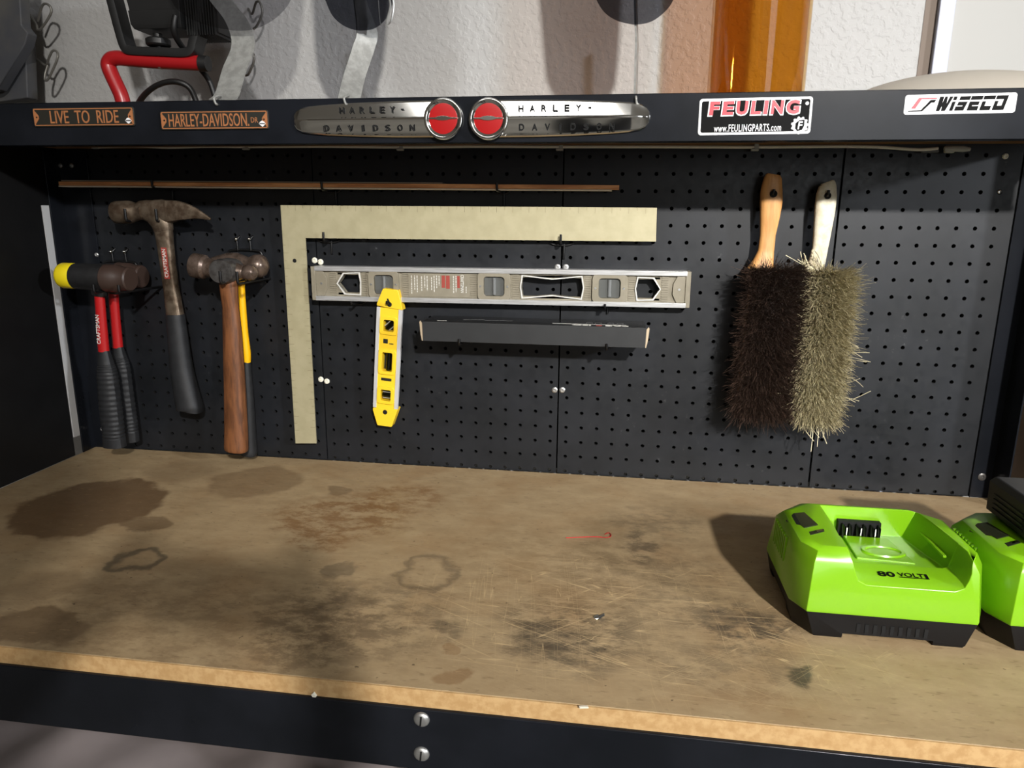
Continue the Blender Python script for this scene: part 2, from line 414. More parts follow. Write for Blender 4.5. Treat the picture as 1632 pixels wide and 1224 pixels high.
struct(MB().box((-30, -205, -36), (130, -203.5, 58)).build('front_reflector', MATS['door_white']))  # unseen pale board added for the chrome bars to reflect
# ------------------------------------------------------------------ workbench
XL, XR = -18.3, 42.15
wb = thing('workbench', (12, -12, -36), 'black steel workbench with a stained brown worktop, pegboard back and top shelf', 'workbench')
top = MB().box((XL, -23.1, -0.78), (XR + 0.1, -0.12, 0)).build('worktop', MATS['worktop_hardboard'], wb, bevel=0.04)
edge = MB().box((XL, -23.16, -0.77), (XR + 0.1, -23.09, -0.02)).build('worktop_edge', MATS['worktop_edge'], top)
edge['label'] = 'pale raw front edge of the worktop'
wb_beam = MB().box((XL - 0.6, -23.3, -3.3), (XR + 0.6, -23.1, -0.72)).box((XL - 0.6, -23.3, -3.3), (XR + 0.6, -22.0, -3.2)).build('front_beam', MATS['black_enamel'], wb, bevel=0.06)
for px, py in ((672, 1146), (672, 1201)):
    p = at(px, py, -23.3)
    r = MB().lathe((p.x, -23.28, p.z), (0, -1, 0), [(0, 0.30), (0.05, 0.30), (0.11, 0.25), (0.15, 0.14), (0.16, 0.0)], 24)
    r.mat(1).obox((p.x, -23.44, p.z), (0.03, 0, 0), (0, 0.012, 0), (0.02, 0, 0.19)); r.build('rivet', [MATS['zinc'], MATS['black_wire']], wb_beam, sharp=50)
leg = MB().box((12.25, -23.28, -36), (14.2, -23.12, -3.0)).box((14.05, -23.28, -36), (14.2, -21.4, -3.0)).build('leg', MATS['black_enamel'], wb, bevel=0.04)
for lx in (XL - 0.5, XR - 1.4):
    for ly in (-23.1, -1.8): MB().box((lx, ly, -36), (lx + 1.8, ly + 1.8, -0.8)).build('leg', MATS['black_enamel'], wb, bevel=0.04)
# left side panel; pale strip stands for lit wall, black piece above for shade
MB().box((XL - 0.08, -10.4, 0.02), (XL, -2.1, 20.85)).box((XL - 0.08, -2.1, 17.1), (XL, -1.38, 20.85)).build('side_panel', MATS['black_panel'], wb)
MB().box((XL - 0.06, -2.02, 1.3), (XL + 0.02, -1.45, 17.1)).build('lit_wall_strip', MATS['aluminium_plain'], wb)['label'] = 'pale strip standing in for lit wall at the left'
# uprights: an angle at either end
ul = MB().box((XL - 0.02, -0.14, 0.0), (-16.15, 0.0, 20.85)).box((XL - 0.02, -1.4, 0.0), (XL + 0.08, 0.0, 20.85)).build('upright', MATS['black_enamel'], wb, bevel=0.03)
ur = MB().box((41.0, -0.14, 0.0), (XR + 0.05, 0.0, 20.85)).box((XR - 0.05, -1.9, 0.0), (XR + 0.05, 0.0, 20.85)).build('upright', MATS['black_enamel'], wb, bevel=0.03)
# shelf deck and steel lip
deck = MB().box((XL, -7.6, 20.78), (XR, 0.6, 21.4)).build('shelf_deck', MATS['deck_wood'], wb)
LY = -7.85                                   # face of the lip
LB, LT = 20.22, 22.44
lip = MB().box((XL - 0.7, LY, LB), (XR + 0.5, LY + 0.1, LT)).box((XL - 0.7, LY, LB), (XR + 0.5, LY + 0.7, LB + 0.08)).box((XL - 0.7, LY, LT - 0.08), (XR + 0.5, LY + 0.9, LT)).build('shelf_lip', MATS['black_enamel'], wb, bevel=0.06)
MB().box((XL - 0.7, 0.6, 19.9), (XR + 0.5, 0.7, 22.3)).build('shelf_back_rail', MATS['black_enamel'], wb)
# pegboard panels, real holes
def peg_panel(cols, dx, dz, x0, x1, z1=20.9):
    mb = MB(); n = 12; r = 0.118; th = 0.22
    xs = [c + dx for c in cols]; zs = [0.17 + dz + k for k in range(21)]
    xb = [x0] + [(xs[i] + xs[i + 1]) / 2 for i in range(len(xs) - 1)] + [x1]
    zb = [0.0] + [(zs[i] + zs[i + 1]) / 2 for i in range(20)] + [z1]
    for i, x in enumerate(xs):
        for k, z in enumerate(zs):
            a, b, c, d = xb[i], xb[i + 1], zb[k], zb[k + 1]
            o = len(mb.v)
            cor = [(b, d), (a, d), (a, c), (b, c)]
            for yy in (0.0, th):
                mb.v += [V((x + r * math.cos(2 * math.pi * (q + .5) / n), yy, z + r * math.sin(2 * math.pi * (q + .5) / n))) for q in range(n)]
            mb.v += [V((p, 0.0, q)) for p, q in cor]
            for s4 in range(4):              # fan between the hole's quarter and each side of the cell
                for q in range(3):
                    mb.f.append([o + s4 * 3 + q, o + (s4 * 3 + q + 1) % n, o + 2 * n + s4]); mb.m.append(0)
                mb.f.append([o + (s4 * 3 + 3) % n, o + 2 * n + (s4 + 1) % 4, o + 2 * n + s4]); mb.m.append(0)
            for q in range(n):
                mb.f.append([o + q, o + n + q, o + n + (q + 1) % n, o + (q + 1) % n]); mb.m.append(1)  # hole walls blackened, the shade inside put into their colour
    mb.box((x0, th - 0.02, 0), (x0 + 0.02, th, z1)) if False else None
    mb.box((x0 + 0.01, 0.005, 0.0), (x0 + 0.03, th, z1)).box((x1 - 0.03, 0.005, 0.0), (x1 - 0.01, th, z1))
    return mb.build('pegboard_panel', [MATS['pegboard_black'], MATS['void_black']], wb, sharp=30, flat=True)
def screw(parent, u, v, y=-0.02, m='screw_white', r=0.19):
    p = at(u, v, y)
    mb = MB().lathe((p.x, y + 0.02, p.z), (0, -1, 0), [(0, r), (0.05, r), (0.09, r * 0.7), (0.09, r * 0.42), (0.04, r * 0.38), (0.04, 0.0)], 16)
    return mb.build('screw', MATS[m], parent, sharp=50)
PA = peg_panel(range(-16, 0), -0.145, 0.13, -16.7, -0.57)
PB = peg_panel(range(0, 16), 0.0, 0.0, -0.50, 15.44)
PC = peg_panel(range(16, 32), 0.03, 0.0, 15.53, 31.50)
PD = peg_panel(range(32, 41), 0.06, 0.0, 31.62, 41.05)
for p_, u, v in ((PA, 501.5, 415), (PB, 511, 417.5), (PA, 511.5, 604.5), (PB, 521, 607.5)): screw(p_, u, v)
for p_, u, v in ((PB, 888.5, 425.5), (PC, 901.5, 425.5), (PB, 884, 621.5), (PC, 896, 621.5)): screw(p_, u, v, m='zinc')
screw(PD, 1602.5, 249, m='screw_white', r=0.16); screw(PD, 1593, 305.5, m='chrome', r=0.12)
screw(ur, 1565, 760, -0.14, 'steel_grey', 0.24)
for u, v, y in ((96.5, 264, -0.15), (114, 264, -0.15), (154, 406, -0.15), (163, 684, -0.15)): screw(ul, u, v, y, 'zinc', 0.15)
# added black sheet behind the pegboard, so that its holes look into the dark
MB().box((XL, 0.9, 0), (XR, 0.95, 20.6)).build('added_back_sheet', MATS['void_black'], wb)

# ------------------------------------------------------------------ things on the shelf lip
def street_sign(name, u0, u1, v0, v1, label, words, textu, small=None):
    a = at(u0, v0, LY); b = at(u1, v1, LY); cx, cz = (a.x + b.x) / 2, (a.z + b.z) / 2; w2, h2 = (b.x - a.x) / 2, (a.z - b.z) / 2
    t = thing(name, (cx, LY, cz), label, 'sign')
    pl = MB().prism([(cx + x, LY, cz + z) for x, z in rrect(w2, h2, 0.1)], (0, -0.09, 0)).build('plate', MATS['sign_ground'], t, bevel=0.02)
    y = LY - 0.09
    f = MB(); o1 = rrect(w2 - 0.05, h2 - 0.05, 0.09); o2 = rrect(w2 - 0.10, h2 - 0.10, 0.07); n = len(o1)
    vs = [(cx + x, y - d, cz + z) for d in (0, 0.02) for ring in (o1, o2) for x, z in ring]
    f.add(vs, [q for i in range(n) for j in [(i + 1) % n] for q in ((2 * n + i, 2 * n + j, 3 * n + j, 3 * n + i), (i, j, 2 * n + j, 2 * n + i), (n + j, n + i, 3 * n + i, 3 * n + j))])
    f.build('border', MATS['sign_orange'], t)
    for s in (-1, 1):
        e = cx + s * (w2 - 0.1)
        tri = MB().prism([(e, y, cz + h2 - 0.12), (e - s * 0.24, y, cz + 0.08), (e - s * 0.24, y, cz - 0.08), (e, y, cz - h2 + 0.12)], (0, -0.02, 0)).build('end_tab', MATS['sign_orange'], t)
        MB().lathe((e - s * 0.13, y - 0.015, cz), (0, -1, 0), [(0, 0.045), (0.012, 0.045), (0.012, 0)], 12).build('tab_hole', MATS['black_wire'], tri)
    lt = MB(); u_0, u_1 = textu; p0 = at(u_0, (v0 + v1) / 2, y); p1 = at(u_1, (v0 + v1) / 2, y)
    text_into(lt, words, ((p0.x + p1.x) / 2, y, cz), (1, 0, 0), (0, 0, 1), h2 * 1.36, p1.x - p0.x, 0.025, bold=0.004)
    if small:
        q0 = at(small[1], 190, y); q1 = at(small[2], 190, y)
        text_into(lt, small[0], ((q0.x + q1.x) / 2, y, cz - 0.02), (1, 0, 0), (0, 0, 1), h2 * 0.55, q1.x - q0.x, 0.025)
    lt.build('lettering', MATS['sign_orange'], t)
    e = cx + w2 - 0.34; ez = cz - h2 + 0.27
    lg = MB().prism([(e - 0.19, y, ez), (e - 0.1, y, ez + 0.1), (e, y, ez + 0.15), (e + 0.1, y, ez + 0.1), (e + 0.19, y, ez), (e + 0.08, y, ez - 0.1), (e, y, ez - 0.16), (e - 0.08, y, ez - 0.1)], (0, -0.03, 0)).build('shield_logo', MATS['sticker_white'], t)
    MB().box((e - 0.15, y - 0.038, ez - 0.03), (e + 0.15, y - 0.028, ez + 0.03)).build('logo_bar', MATS['box_grey'], lg)
    return t
street_sign('metal_sign', 53, 217, 172.5, 201, 'small black sign with orange border reading LIVE TO RIDE on shelf lip', 'LIVE  TO  RIDE', (80, 189))
street_sign('metal_sign', 256, 430, 177.5, 206, 'small black and orange street name sign ending in DR on shelf lip', 'HARLEY-DAVIDSON.', (269, 397), ('DR', 400, 411))

def emblem(cu, side, uend, label):
    """chrome tank emblem: a tapering two-faced bar growing out of a round medallion"""
    c = at(cu, 190.5, LY); ce = at(uend, 190, LY); L = abs(ce.x - c.x); sx = -1 if side == 'l' else 1
    t = thing('chrome_emblem', (c.x, LY, c.z), label, 'emblem')
    prof = [(0.0, 0.88), (0.3, 0.87), (0.55, 0.82), (0.75, 0.75), (0.88, 0.68), (0.94, 0.60), (0.975, 0.46), (0.993, 0.25), (1.0, 0.06)]
    rs = []
    for q, h in prof:
        x = c.x + sx * q * L; k = 0.30 * min(1, h / 0.6); zc = c.z + 0.02
        rs.append([V((x, LY, zc + h)), V((x, LY - 0.10 * k / .3, zc + h)), V((x, LY - 0.16 * k / .3, zc + h * 0.9)), V((x, LY - k * 0.83, zc + 0.10)), V((x, LY - k, zc + 0.03)), V((x, LY - k, zc - 0.03)),
                   V((x, LY - k * 0.86, zc - 0.12)), V((x, LY - 0.14 * k / .3, zc - h * 0.84)), V((x, LY - 0.17 * k / .3, zc - h * 0.93)), V((x, LY - 0.1 * k / .3, zc - h)), V((x, LY, zc - h))])
    MB().rings(rs).build('bar', MATS['chrome'], t, sharp=25)
    letters = MB()
    if side == 'l': r1, r2 = (540, 652), (512, 668)
    else: r1, r2 = (822, 949), (822, 986)
    for words, (ua, ub), zo, h0, tilt in (('HARLEY-', r1, 0.44, 0.30, 1), ('DAVIDSON', r2, -0.44, 0.30, -1)):
        n = len(words)
        for i, ch in enumerate(words):
            uu = ua + (ub - ua) * (i + 0.5) / n; x = at(uu, 190, LY).x
            ay = V((0, 0.15 * tilt, 1)).normalized(); az = V((1, 0, 0)).cross(ay)
            o = V((x, LY - 0.215, c.z + 0.02 + zo)) + az * 0.045
            text_into(letters, ch, o, (1, 0, 0), ay, 0.05 if ch == '-' else h0, 0.15 if ch == '-' else (0.1 if ch == 'I' else 0.25), 0.045, bold=0.012)
    letters.build('lettering', MATS['void_black'], t)
    R = 1.0
    MB().lathe((c.x, LY, c.z), (0, -1, 0), [(0, R), (0.30, R), (0.38, R * 0.965), (0.40, R * 0.90), (0.38, R * 0.83), (0.34, R * 0.76), (0.32, R * 0.72), (0.3, 0)], 48).build('bezel', MATS['chrome'], t, sharp=40)
    MB().lathe((c.x, LY - 0.3, c.z), (0, -1, 0), [(0, R * 0.735), (0.035, R * 0.73), (0.055, R * 0.5), (0.06, 0)], 40).build('medallion', MATS['emblem_red'], t, sharp=60)
    zz = c.z + 0.02
    pts = [(c.x - 0.72, zz + 0.035), (c.x - 0.4, zz + 0.045), (c.x - 0.2, zz + 0.1), (c.x, zz + 0.115), (c.x + 0.2, zz + 0.1), (c.x + 0.4, zz + 0.045), (c.x + 0.72, zz + 0.035)]
    pts += [(x, 2 * zz - z) for x, z in pts[::-1]]
    MB().prism([(x, LY - 0.34, z) for x, z in pts], (0, -0.06, 0)).build('cross_bar', MATS['chrome'], t, bevel=0.02)
emblem(708.5, 'l', 468, 'chrome bar emblem with its red round medallion at the right end')
emblem(780.0, 'r', 1036, 'chrome bar emblem with its red round medallion at the left end')

def sticker_frame(u0, v0, u1, v1, u2, v2, u3, v3):      # tl, tr, br, bl
    P = [at(u0, v0, LY), at(u1, v1, LY), at(u2, v2, LY), at(u3, v3, LY)]
    c = sum(P, V((0, 0, 0))) / 4; ax = ((P[1] - P[0]) + (P[2] - P[3])); w_ = ax.length / 2; ax.normalize(); ax.y = 0; ax.normalize()
    ay = V((-ax.z, 0, ax.x)); h_ = ((P[0] - P[3]).length + (P[1] - P[2]).length) / 2
    return c, ax, ay, w_ / 2, h_ / 2
def sticker(name, fr, m, label, rad=0.14):
    c, ax, ay, w2, h2 = fr
    t = thing(name, (c.x, LY, c.z), label, 'sticker')
    P = lambda x, z, d=0.0: c + ax * x + ay * z + V((0, -d, 0))
    MB().prism([P(x, z) for x, z in rrect(w2, h2, rad)], (0, -0.015, 0)).build('backing', MATS[m], t)
    return t, P
fr = sticker_frame(1115, 158, 1296, 153.5, 1291, 213, 1112.5, 215.5); w2, h2 = fr[3], fr[4]
t, P = sticker('sticker', fr, 'sticker_white', 'black rectangular sticker with red block letters and white border'); ax, ay = fr[1], fr[2]
MB().prism([P(x, z, 0.015) for x, z in rrect(w2 - 0.11, h2 - 0.11, 0.09)], (0, -0.008, 0)).build('field', MATS['sticker_black'], t)
wl = MB(); rl = MB(); D = 0.024
LWD = {'I': 0.42, 'F': 0.92, 'L': 0.88, 'N': 1.08, 'G': 1.1}
word_into(wl, 'FEULING', P(-0.06, 0.38, D), ax, ay, 0.73, w2 * 1.65, 0.006, 0.05, 0.06, 0.05, LWD)
word_into(rl, 'FEULING', P(-0.06, 0.38, D + 0.007), ax, ay, 0.62, w2 * 1.60, 0.006, 0.045, 0.06, 0.20, LWD)
text_into(wl, 'www.FEULINGPARTS.com', P(-0.3, -0.52, D), ax, ay, 0.33, w2 * 1.2, 0.006, bold=0.008, spacing=1.12)
for k in range(1):
    cg = (w2 - 0.50, -0.45); pts = []
    for i in range(44):
        a = 2 * math.pi * i / 44; rr = 0.40 if (i % 4) in (0, 1) else 0.335
        pts.append(P(cg[0] + rr * math.cos(a), cg[1] + rr * math.sin(a), D))
    wl.prism(pts, (0, -0.006, 0))
wl.prism([P(w2 - 0.25 + 0.08 * math.cos(a * .4), h2 - 0.3 + 0.08 * math.sin(a * .4), D) for a in range(16)], (0, -0.006, 0))
bl = MB().prism([P(cg[0] + x, cg[1] + z, D + 0.007) for x, z in ((-0.2, 0.1), (-0.05, 0.22), (0.2, 0.25), (0.2, -0.02), (0.12, -0.2), (-0.1, -0.26), (-0.2, -0.14))], (0, -0.004, 0))
wl.cur = 0
text_into(wl, 'F', P(cg[0] + 0.02, cg[1], D + 0.012), ax, ay, 0.36, 0.22, 0.005, bold=0.02, shear=0.1)
wl.build('white_lettering', MATS['sticker_white'], t); rl.build('red_lettering', MATS['sticker_red'], t); bl.build('gear_field', MATS['sticker_black'], t)

fr = sticker_frame(1443, 151.5, 1621, 147.5, 1618, 179.5, 1440, 183); w2, h2 = fr[3], fr[4]
t, P = sticker('sticker', fr, 'sticker_white', 'white narrow sticker with slanted black letters at the right end of the lip', 0.12); ax, ay = fr[1], fr[2]
bk = MB(); rd = MB(); gy = MB(); D = 0.015; s = 0.30     # letters drawn as slanted strokes; units: letter height 1, slant 0.3
X0 = -0.42 * w2 - 0.0; H = 0.62; Z0 = -0.30
def strokes(mb, x0, wd, polys):
    for pl in polys:
        mb.prism([P(x0 + (x + s * z) * wd, Z0 + z * H, D) for x, z in pl], (0, -0.006, 0))
LW = (w2 * 0.93 - X0) / 6.15
strokes(bk, X0, LW, [((0, 0), (0.28, 0), (0.36, 0.35), (0.42, 0), (0.75, 0), (1.02, 1), (0.74, 1), (0.66, 0.5), (0.56, 1), (0.36, 1), (0.3, 0.55), (0.26, 1), (-0.08, 1))])
x = X0 + LW * 1.08; strokes(bk, x, LW, [((0, 0), (0.28, 0), (0.28, 0.64), (0, 0.64)), ((0, 0.74), (0.28, 0.74), (0.28, 1), (0, 1))])
x += LW * 0.42; strokes(bk, x, LW, [((0, 0), (0.75, 0), (0.85, 0.62), (0.1, 0.62), (0.08, 0.36), (0.55, 0.36), (0.52, 0.30), (0, 0.30)), ((0.1, 0.74), (0.95, 0.74), (0.98, 1), (0.1, 1))])
x += LW * 1.02; strokes(bk, x, LW, [((0, 0), (0.85, 0), (0.85, 0.30), (0.3, 0.30), (0.3, 0.36), (0.8, 0.36), (0.8, 0.62), (0, 0.62)), ((0, 0.74), (0.95, 0.74), (0.95, 1), (0, 1))])
x += LW * 1.02; strokes(bk, x, LW, [((0, 0), (0.85, 0), (0.85, 0.30), (0.3, 0.30), (0.3, 0.62), (0, 0.62)), ((0, 0.74), (0.95, 0.74), (0.95, 1), (0, 1))])
x += LW * 1.02; strokes(bk, x, LW, [((0, 0), (0.95, 0), (0.95, 1), (0.0, 1), (0.0, 0.74), (0.65, 0.74), (0.65, 0.30), (0.28, 0.30), (0.28, 0.62), (0, 0.62))])
lx = -w2 * 0.93; q = w2 * 0.07
strokes(bk, lx, q * 5.2, [((0, 0), (0.72, 0), (0.95, 0.6), (1.1, 0.6), (1.12, 0.8), (0.85, 0.8), (0.62, 0.09), (0, 0.07))])
strokes(rd, lx, q * 5.2, [((0.08, 0.2), (0.3, 0.2), (0.38, 0.85), (1.12, 0.85), (1.12, 0.95), (0.2, 0.95))])
strokes(gy, lx, q * 5.2, [((0.4, 0.12), (0.52, 0.12), (0.62, 0.55), (0.66, 0.12), (0.74, 0.8), (0.66, 0.8), (0.62, 0.65), (0.56, 0.8), (0.5, 0.8))])
bk.build('black_lettering', MATS['sticker_black'], t); rd.build('red_logo', MATS['sticker_red'], t); gy.build('grey_logo', MATS['galvanised'], t)

# light rope under the shelf
rp = thing('rope_light', (12, -0.7, 20.78), 'clear unlit rope light clipped under the shelf above the pegboard', 'rope light')
Yr = -0.75
rope = smooth_path([at(u, v, Yr) for u, v in ((150, 234.5), (215, 233), (268, 235), (330, 233.5), (390, 234), (510, 233.5), (636, 234.5), (760, 233.5), (890, 234), (1050, 234), (1203, 234.5), (1330, 233.5), (1400, 234.5), (1462, 238.5), (1495, 236.5))], 6)
MB().tube(rope, 0.085, 8).build('rope', MATS['rope_clear'], rp)
for u, v in ((152, 234), (392, 236), (638, 237), (892, 237), (1203, 237.5)):
    p = at(u, v, Yr); MB().box((p.x - 0.22, Yr - 0.12, p.z - 0.12), (p.x + 0.22, Yr + 0.12, p.z + 0.02)).box((p.x - 0.05, Yr - 0.1, p.z), (p.x + 0.2, Yr + 0.1, 20.78)).build('clip', MATS['clip_clear'], rp, bevel=0.04)
p = at(1515, 238, Yr); MB().box((p.x - 0.32, Yr - 0.16, p.z - 0.2), (p.x + 0.2, Yr + 0.16, p.z + 0.18)).build('clip', MATS['clip_clear'], rp, bevel=0.08)
MB().tube([at(1505, 237, Yr - .1), at(1520, 237, Yr - .1), at(1535, 237.5, Yr - .1), at(1546, 238, Yr - .1)], [0.11, 0.16, 0.17, 0.1], 10).build('end_cap', MATS['clip_clear'], rp)
MB().obox(at(1482, 241, Yr + .2), (0.45, 0, 0), (0, 0.1, 0), (0, 0, 0.08)).build('plug', MATS['box_grey'], rp, bevel=0.04)

# ------------------------------------------------------------------ hooks on the pegboard
def peg_hook(u, v, yl, label, tip=0.45, bar=0.6, stem=0.9, group=None, name='pegboard_hook', pair=0.0):
    p = at(u, v, -yl)
    t = thing(name, (p.x, -0.02, p.z), label, 'hook', group)
    mb = MB(); z = p.z
    for dx in ((0,) if not pair else (-pair / 2, pair / 2)):
        x = p.x + dx
        mb.tube([(x, 0.12, z - 0.06), (x, -0.1, z - 0.06)] + [(x, -yl + 0.14, z - 0.06)] + arc((x, -yl + 0.14, z + 0.10), 0.16, -math.pi / 2, -math.pi, 4, (0, 1, 0)) + [(x, -yl - 0.02, z + tip)], 0.075, 8)
    mb.build('prong', MATS['black_wire'], t, sharp=60)
    if bar:
        MB().tube(smooth_path([(p.x - bar - pair / 2, -0.08, z - 0.02), (p.x - bar * .5 - pair / 2, -0.08, z - 0.16), (p.x + bar * .5 + pair / 2, -0.08, z - 0.16), (p.x + bar + pair / 2, -0.08, z - 0.02)], 4), 0.07, 8).build('cross_bar', MATS['black_wire'], t, sharp=60)
    if stem: MB().tube([(p.x + 0.15, -0.08, z - 0.1), (p.x + 0.15, -0.08, z - stem), (p.x + 0.15, 0.1, z - stem - 0.02)], 0.07, 8).build('stem', MATS['black_wire'], t, sharp=60)
    return t
def hanger(u0, u1, v, yl, label, posts=None, tip=0.5):
    """two-prong tool holder: looped back wire, two prongs with upturned tips, bright upper pegs"""
    a = at(u0, v, -yl); b = at(u1, v, -yl); z = a.z
    t = thing('tool_hook', ((a.x + b.x) / 2, -0.02, z), label, 'hook')
    for x in (a.x, b.x):
        pr = MB(); pr.tube([(x, -0.05, z)] + [(x, -yl + 0.15, z)] + arc((x, -yl + 0.15, z + 0.15), 0.15, -math.pi / 2, -math.pi, 4, (0, 1, 0)) + [(x, -yl, z + tip)], 0.085, 8)
        pr.build('prong', MATS['black_wire'], t, sharp=60)
    if posts:
        (pa, pb, pv, lo) = posts
        p = at(pa, pv, -0.25); q = at(pb, pv, -0.25); zl = at(pa, lo, -0.1).z; m = (p.x + q.x) / 2; h = (q.x - p.x) / 2
        bw = smooth_path([(m - h - 0.7, -0.1, z), (m - h - 0.7, -0.1, zl - 0.35), (m - h - 0.4, -0.1, zl), (m + h + 0.3, -0.1, zl), (m + h + 0.75, -0.1, zl - 0.3), (m + h + 0.75, -0.1, z)], 5)
        MB().tube(bw, 0.085, 8).build('back_wire', MATS['black_wire'], t, sharp=60)
        for c in (p, q):
            pg = MB().tube([(c.x, -0.12, zl), (c.x, -0.16, c.z - 0.1)] + [(c.x + 0.02, -0.13, c.z), (c.x + 0.14, 0.0, c.z + 0.17), (c.x + 0.17, 0.12, c.z + 0.2)], 0.075, 8).build('peg', MATS['black_wire'], t, sharp=60)
            MB().lathe((c.x, -0.2, c.z - 0.06), (-0.0, -0.5, 0.8), [(-0.05, 0.06), (0.0, 0.12), (0.1, 0.13), (0.17, 0.08), (0.19, 0.0)], 12).build('peg_cap', MATS['chrome'], pg, sharp=70)
    else:
        MB().tube([(a.x - 0.3, -0.08, z), (b.x + 0.3, -0.08, z)], 0.075, 8).build('back_wire', MATS['black_wire'], t, sharp=60)
    return t

def axis_lathe(mb, u0, v0, u1, v1, y, prof, n=28, y1=None):
    a = at(u0, v0, y); b = at(u1, v1, y if y1 is None else y1); L = (b - a).length
    sc_ = pxw((u0 + u1) / 2, (v0 + v1) / 2, y, 1)
    return mb.lathe(a, b - a, [(q * L, r * sc_) for q, r in prof], n)
def shaft(mb, spec, y, flat=0.8, n=18, power=2.0, step=5, dy=0.0):
    """spec: (u, v, width in px) down the handle; flat = depth / width"""
    N = len(spec); P = [at(u, v, y + dy * i / max(N - 1, 1)) for i, (u, v, w_) in enumerate(spec)]; R = [pxw(u, v, y, w_) / 2 for u, v, w_ in spec]
    if step > 1 and len(spec) > 2:
        P = smooth_path(P, step); R = lerp_list(R, step)
    return mb.sweep(P, R, [r * flat for r in R], n=n, power=power)

# soft-faced mallets, one hung in front of the other
def mallet(y, label, face, hd, red, grip, facemat, ys=1.0):
    u0, v0, u1, v1, r = hd
    p = at((u0 + u1) / 2, (v0 + v1) / 2, y); t = thing('soft_face_mallet', (p.x, y, p.z), label, 'mallet', None)
    b = MB(); axis_lathe(b, u0 + 22, v0 + 1, u1 - 38, v1 - 2, y, [(0, r - 2.5), (0.03, r - 1), (0.3, r - 0.5), (0.85, r), (1, r - 0.5)])
    neck = red[0]; shaft(b, [(neck[0] + 1, neck[1] - 30, 42), (neck[0] + 0.5, neck[1] - 18, 34), (neck[0] + 0.5, neck[1] - 9, 24), (neck[0], neck[1] + 1, 19)], y, 0.9)
    b.build('head', MATS['black_plastic'], t, sharp=40)
    f = MB(); axis_lathe(f, u0, v0, u0 + 24, v0 + 1, y, [(0, 0), (0.0, r - 4.5), (0.06, r - 2.6), (0.2, r - 1.2), (0.9, r - 1.2), (1, r - 2)]); f.build('face', MATS[facemat], t, sharp=40)
    g = MB(); axis_lathe(g, u1 - 40, v1 - 2, u1, v1, y, [(0, r - 1), (0.05, r + 0.8), (0.55, r), (0.62, r - 2), (0.95, r - 2.2), (1.0, r - 4), (1.0, 0)]); g.build('face', MATS['mallet_brown'], t, sharp=40)
    s_ = MB(); shaft(s_, red, y, 0.9); s_.build('shaft', MATS['red_paint'], t, sharp=50)
    k = MB(); sp = grip
    P = [at(u, v, y) for u, v, w_ in sp]; R = [pxw(u, v, y, w_) / 2 for u, v, w_ in sp]
    P2 = smooth_path(P, 24); R2 = lerp_list(R, 24); n0 = int(len(P2) * 0.25); n1 = int(len(P2) * 0.86)
    R2 = [r_ * (0.955 if (n0 < i < n1 and i % 4 < 2) else 1.0) for i, r_ in enumerate(R2)]
    k.sweep(P2, R2, [r_ * 0.85 for r_ in R2], n=16, power=2.4); k.build('grip', MATS['black_rubber'], t, sharp=25)
    return t
ma = mallet(-1.5, 'rear soft-faced mallet, mostly hidden behind the yellow-faced mallet', 0, (118, 440, 228, 441, 18.5), [(180.5, 466, 14), (184, 510, 14), (188, 554, 14.5)], [(188.2, 553, 14), (190, 566, 18), (194, 586, 23), (200, 640, 25), (206, 680, 24), (209, 703, 22)], 'mallet_brown')
mb_ = mallet(-3.4, 'front soft-faced mallet with one yellow face and red shaft, leftmost tool on the pegboard', 0, (98, 439, 209, 445, 19.5), [(158.5, 470, 14), (162, 515, 14.5), (165.5, 560, 15.5)], [(165.5, 559, 15), (168, 575, 20), (171, 597, 28), (176, 645, 31), (181, 690, 30), (183, 711, 31)], 'mallet_yellow')
lt = MB(); a = at(160.2, 500, -3.4); b = at(163.5, 548, -3.4); d = (a - b).normalized()
text_into(lt, 'CRAFTSMAN', (a + b) / 2 + V((-0.02, -0.30, 0)), d, V((0, -1, 0)).cross(d), 0.26, 1.9, 0.02, bold=0.01); lt.build('lettering', MATS['white_print'], mb_)
hanger(150, 190, 466, 4.4, 'black two-prong hook with bright tips holding the soft-faced mallets', (176.5, 197.5, 401, 417))

# rip claw hammer
y = -1.6
t = thing('claw_hammer', tuple(at(258, 340, y)), 'worn steel claw hammer with black rubber grip and a red label', 'hammer')
h = MB(); k = pxw(230, 340, y, 1)
axis_lathe(h, 182, 339, 231, 337, y, [(0, 0), (0, 13), (0.04, 15.5), (0.1, 16.3), (0.5, 16.5), (0.62, 14.8), (0.75, 12.5), (0.88, 12.0), (1, 13.5)])
P = [at(u, v, y) for u, v in ((225, 336), (233, 335), (246, 338), (260, 338), (268, 337.5), (276, 337))]
h.sweep(smooth_path(P, 3), [r * k for r in lerp_list([12.5, 14.5, 17.5, 18, 16.5, 15], 3)], 0.52, n=18, up=(0, 1, 0), power=3.0)
for s in (-1, 1):
    spec = [((268, 336.5), 15.5), ((282, 336), 14.5), ((296, 337), 12), ((310, 339.5), 8.5), ((323, 344), 4.6), ((335.5, 349.5), 1.5)]
    P = [at(u, v, y + s * (0.26 + 0.16 * i / 5)) for i, ((u, v), w_) in enumerate(spec)]
    h.sweep(smooth_path(P, 4), [w_ * k for w_ in lerp_list([q[1] for q in spec], 4)], [0.30 - 0.012 * i for i in range(21)], n=12, power=3.5)
shaft(h, [(252, 345, 34), (258, 356, 31), (261, 368, 27)], y, 0.75, power=2.6, step=4)
h.build('head', MATS['steel_worn'], t, sharp=40)
s_ = MB(); shaft(s_, [(260, 362, 26.5), (263, 385, 23.5), (267.5, 420, 22), (273, 460, 21.5), (279.5, 503, 24.5)], y, 0.72, power=3.2, step=6); sh_ = s_.build('shaft', MATS['steel_worn'], t, sharp=50)
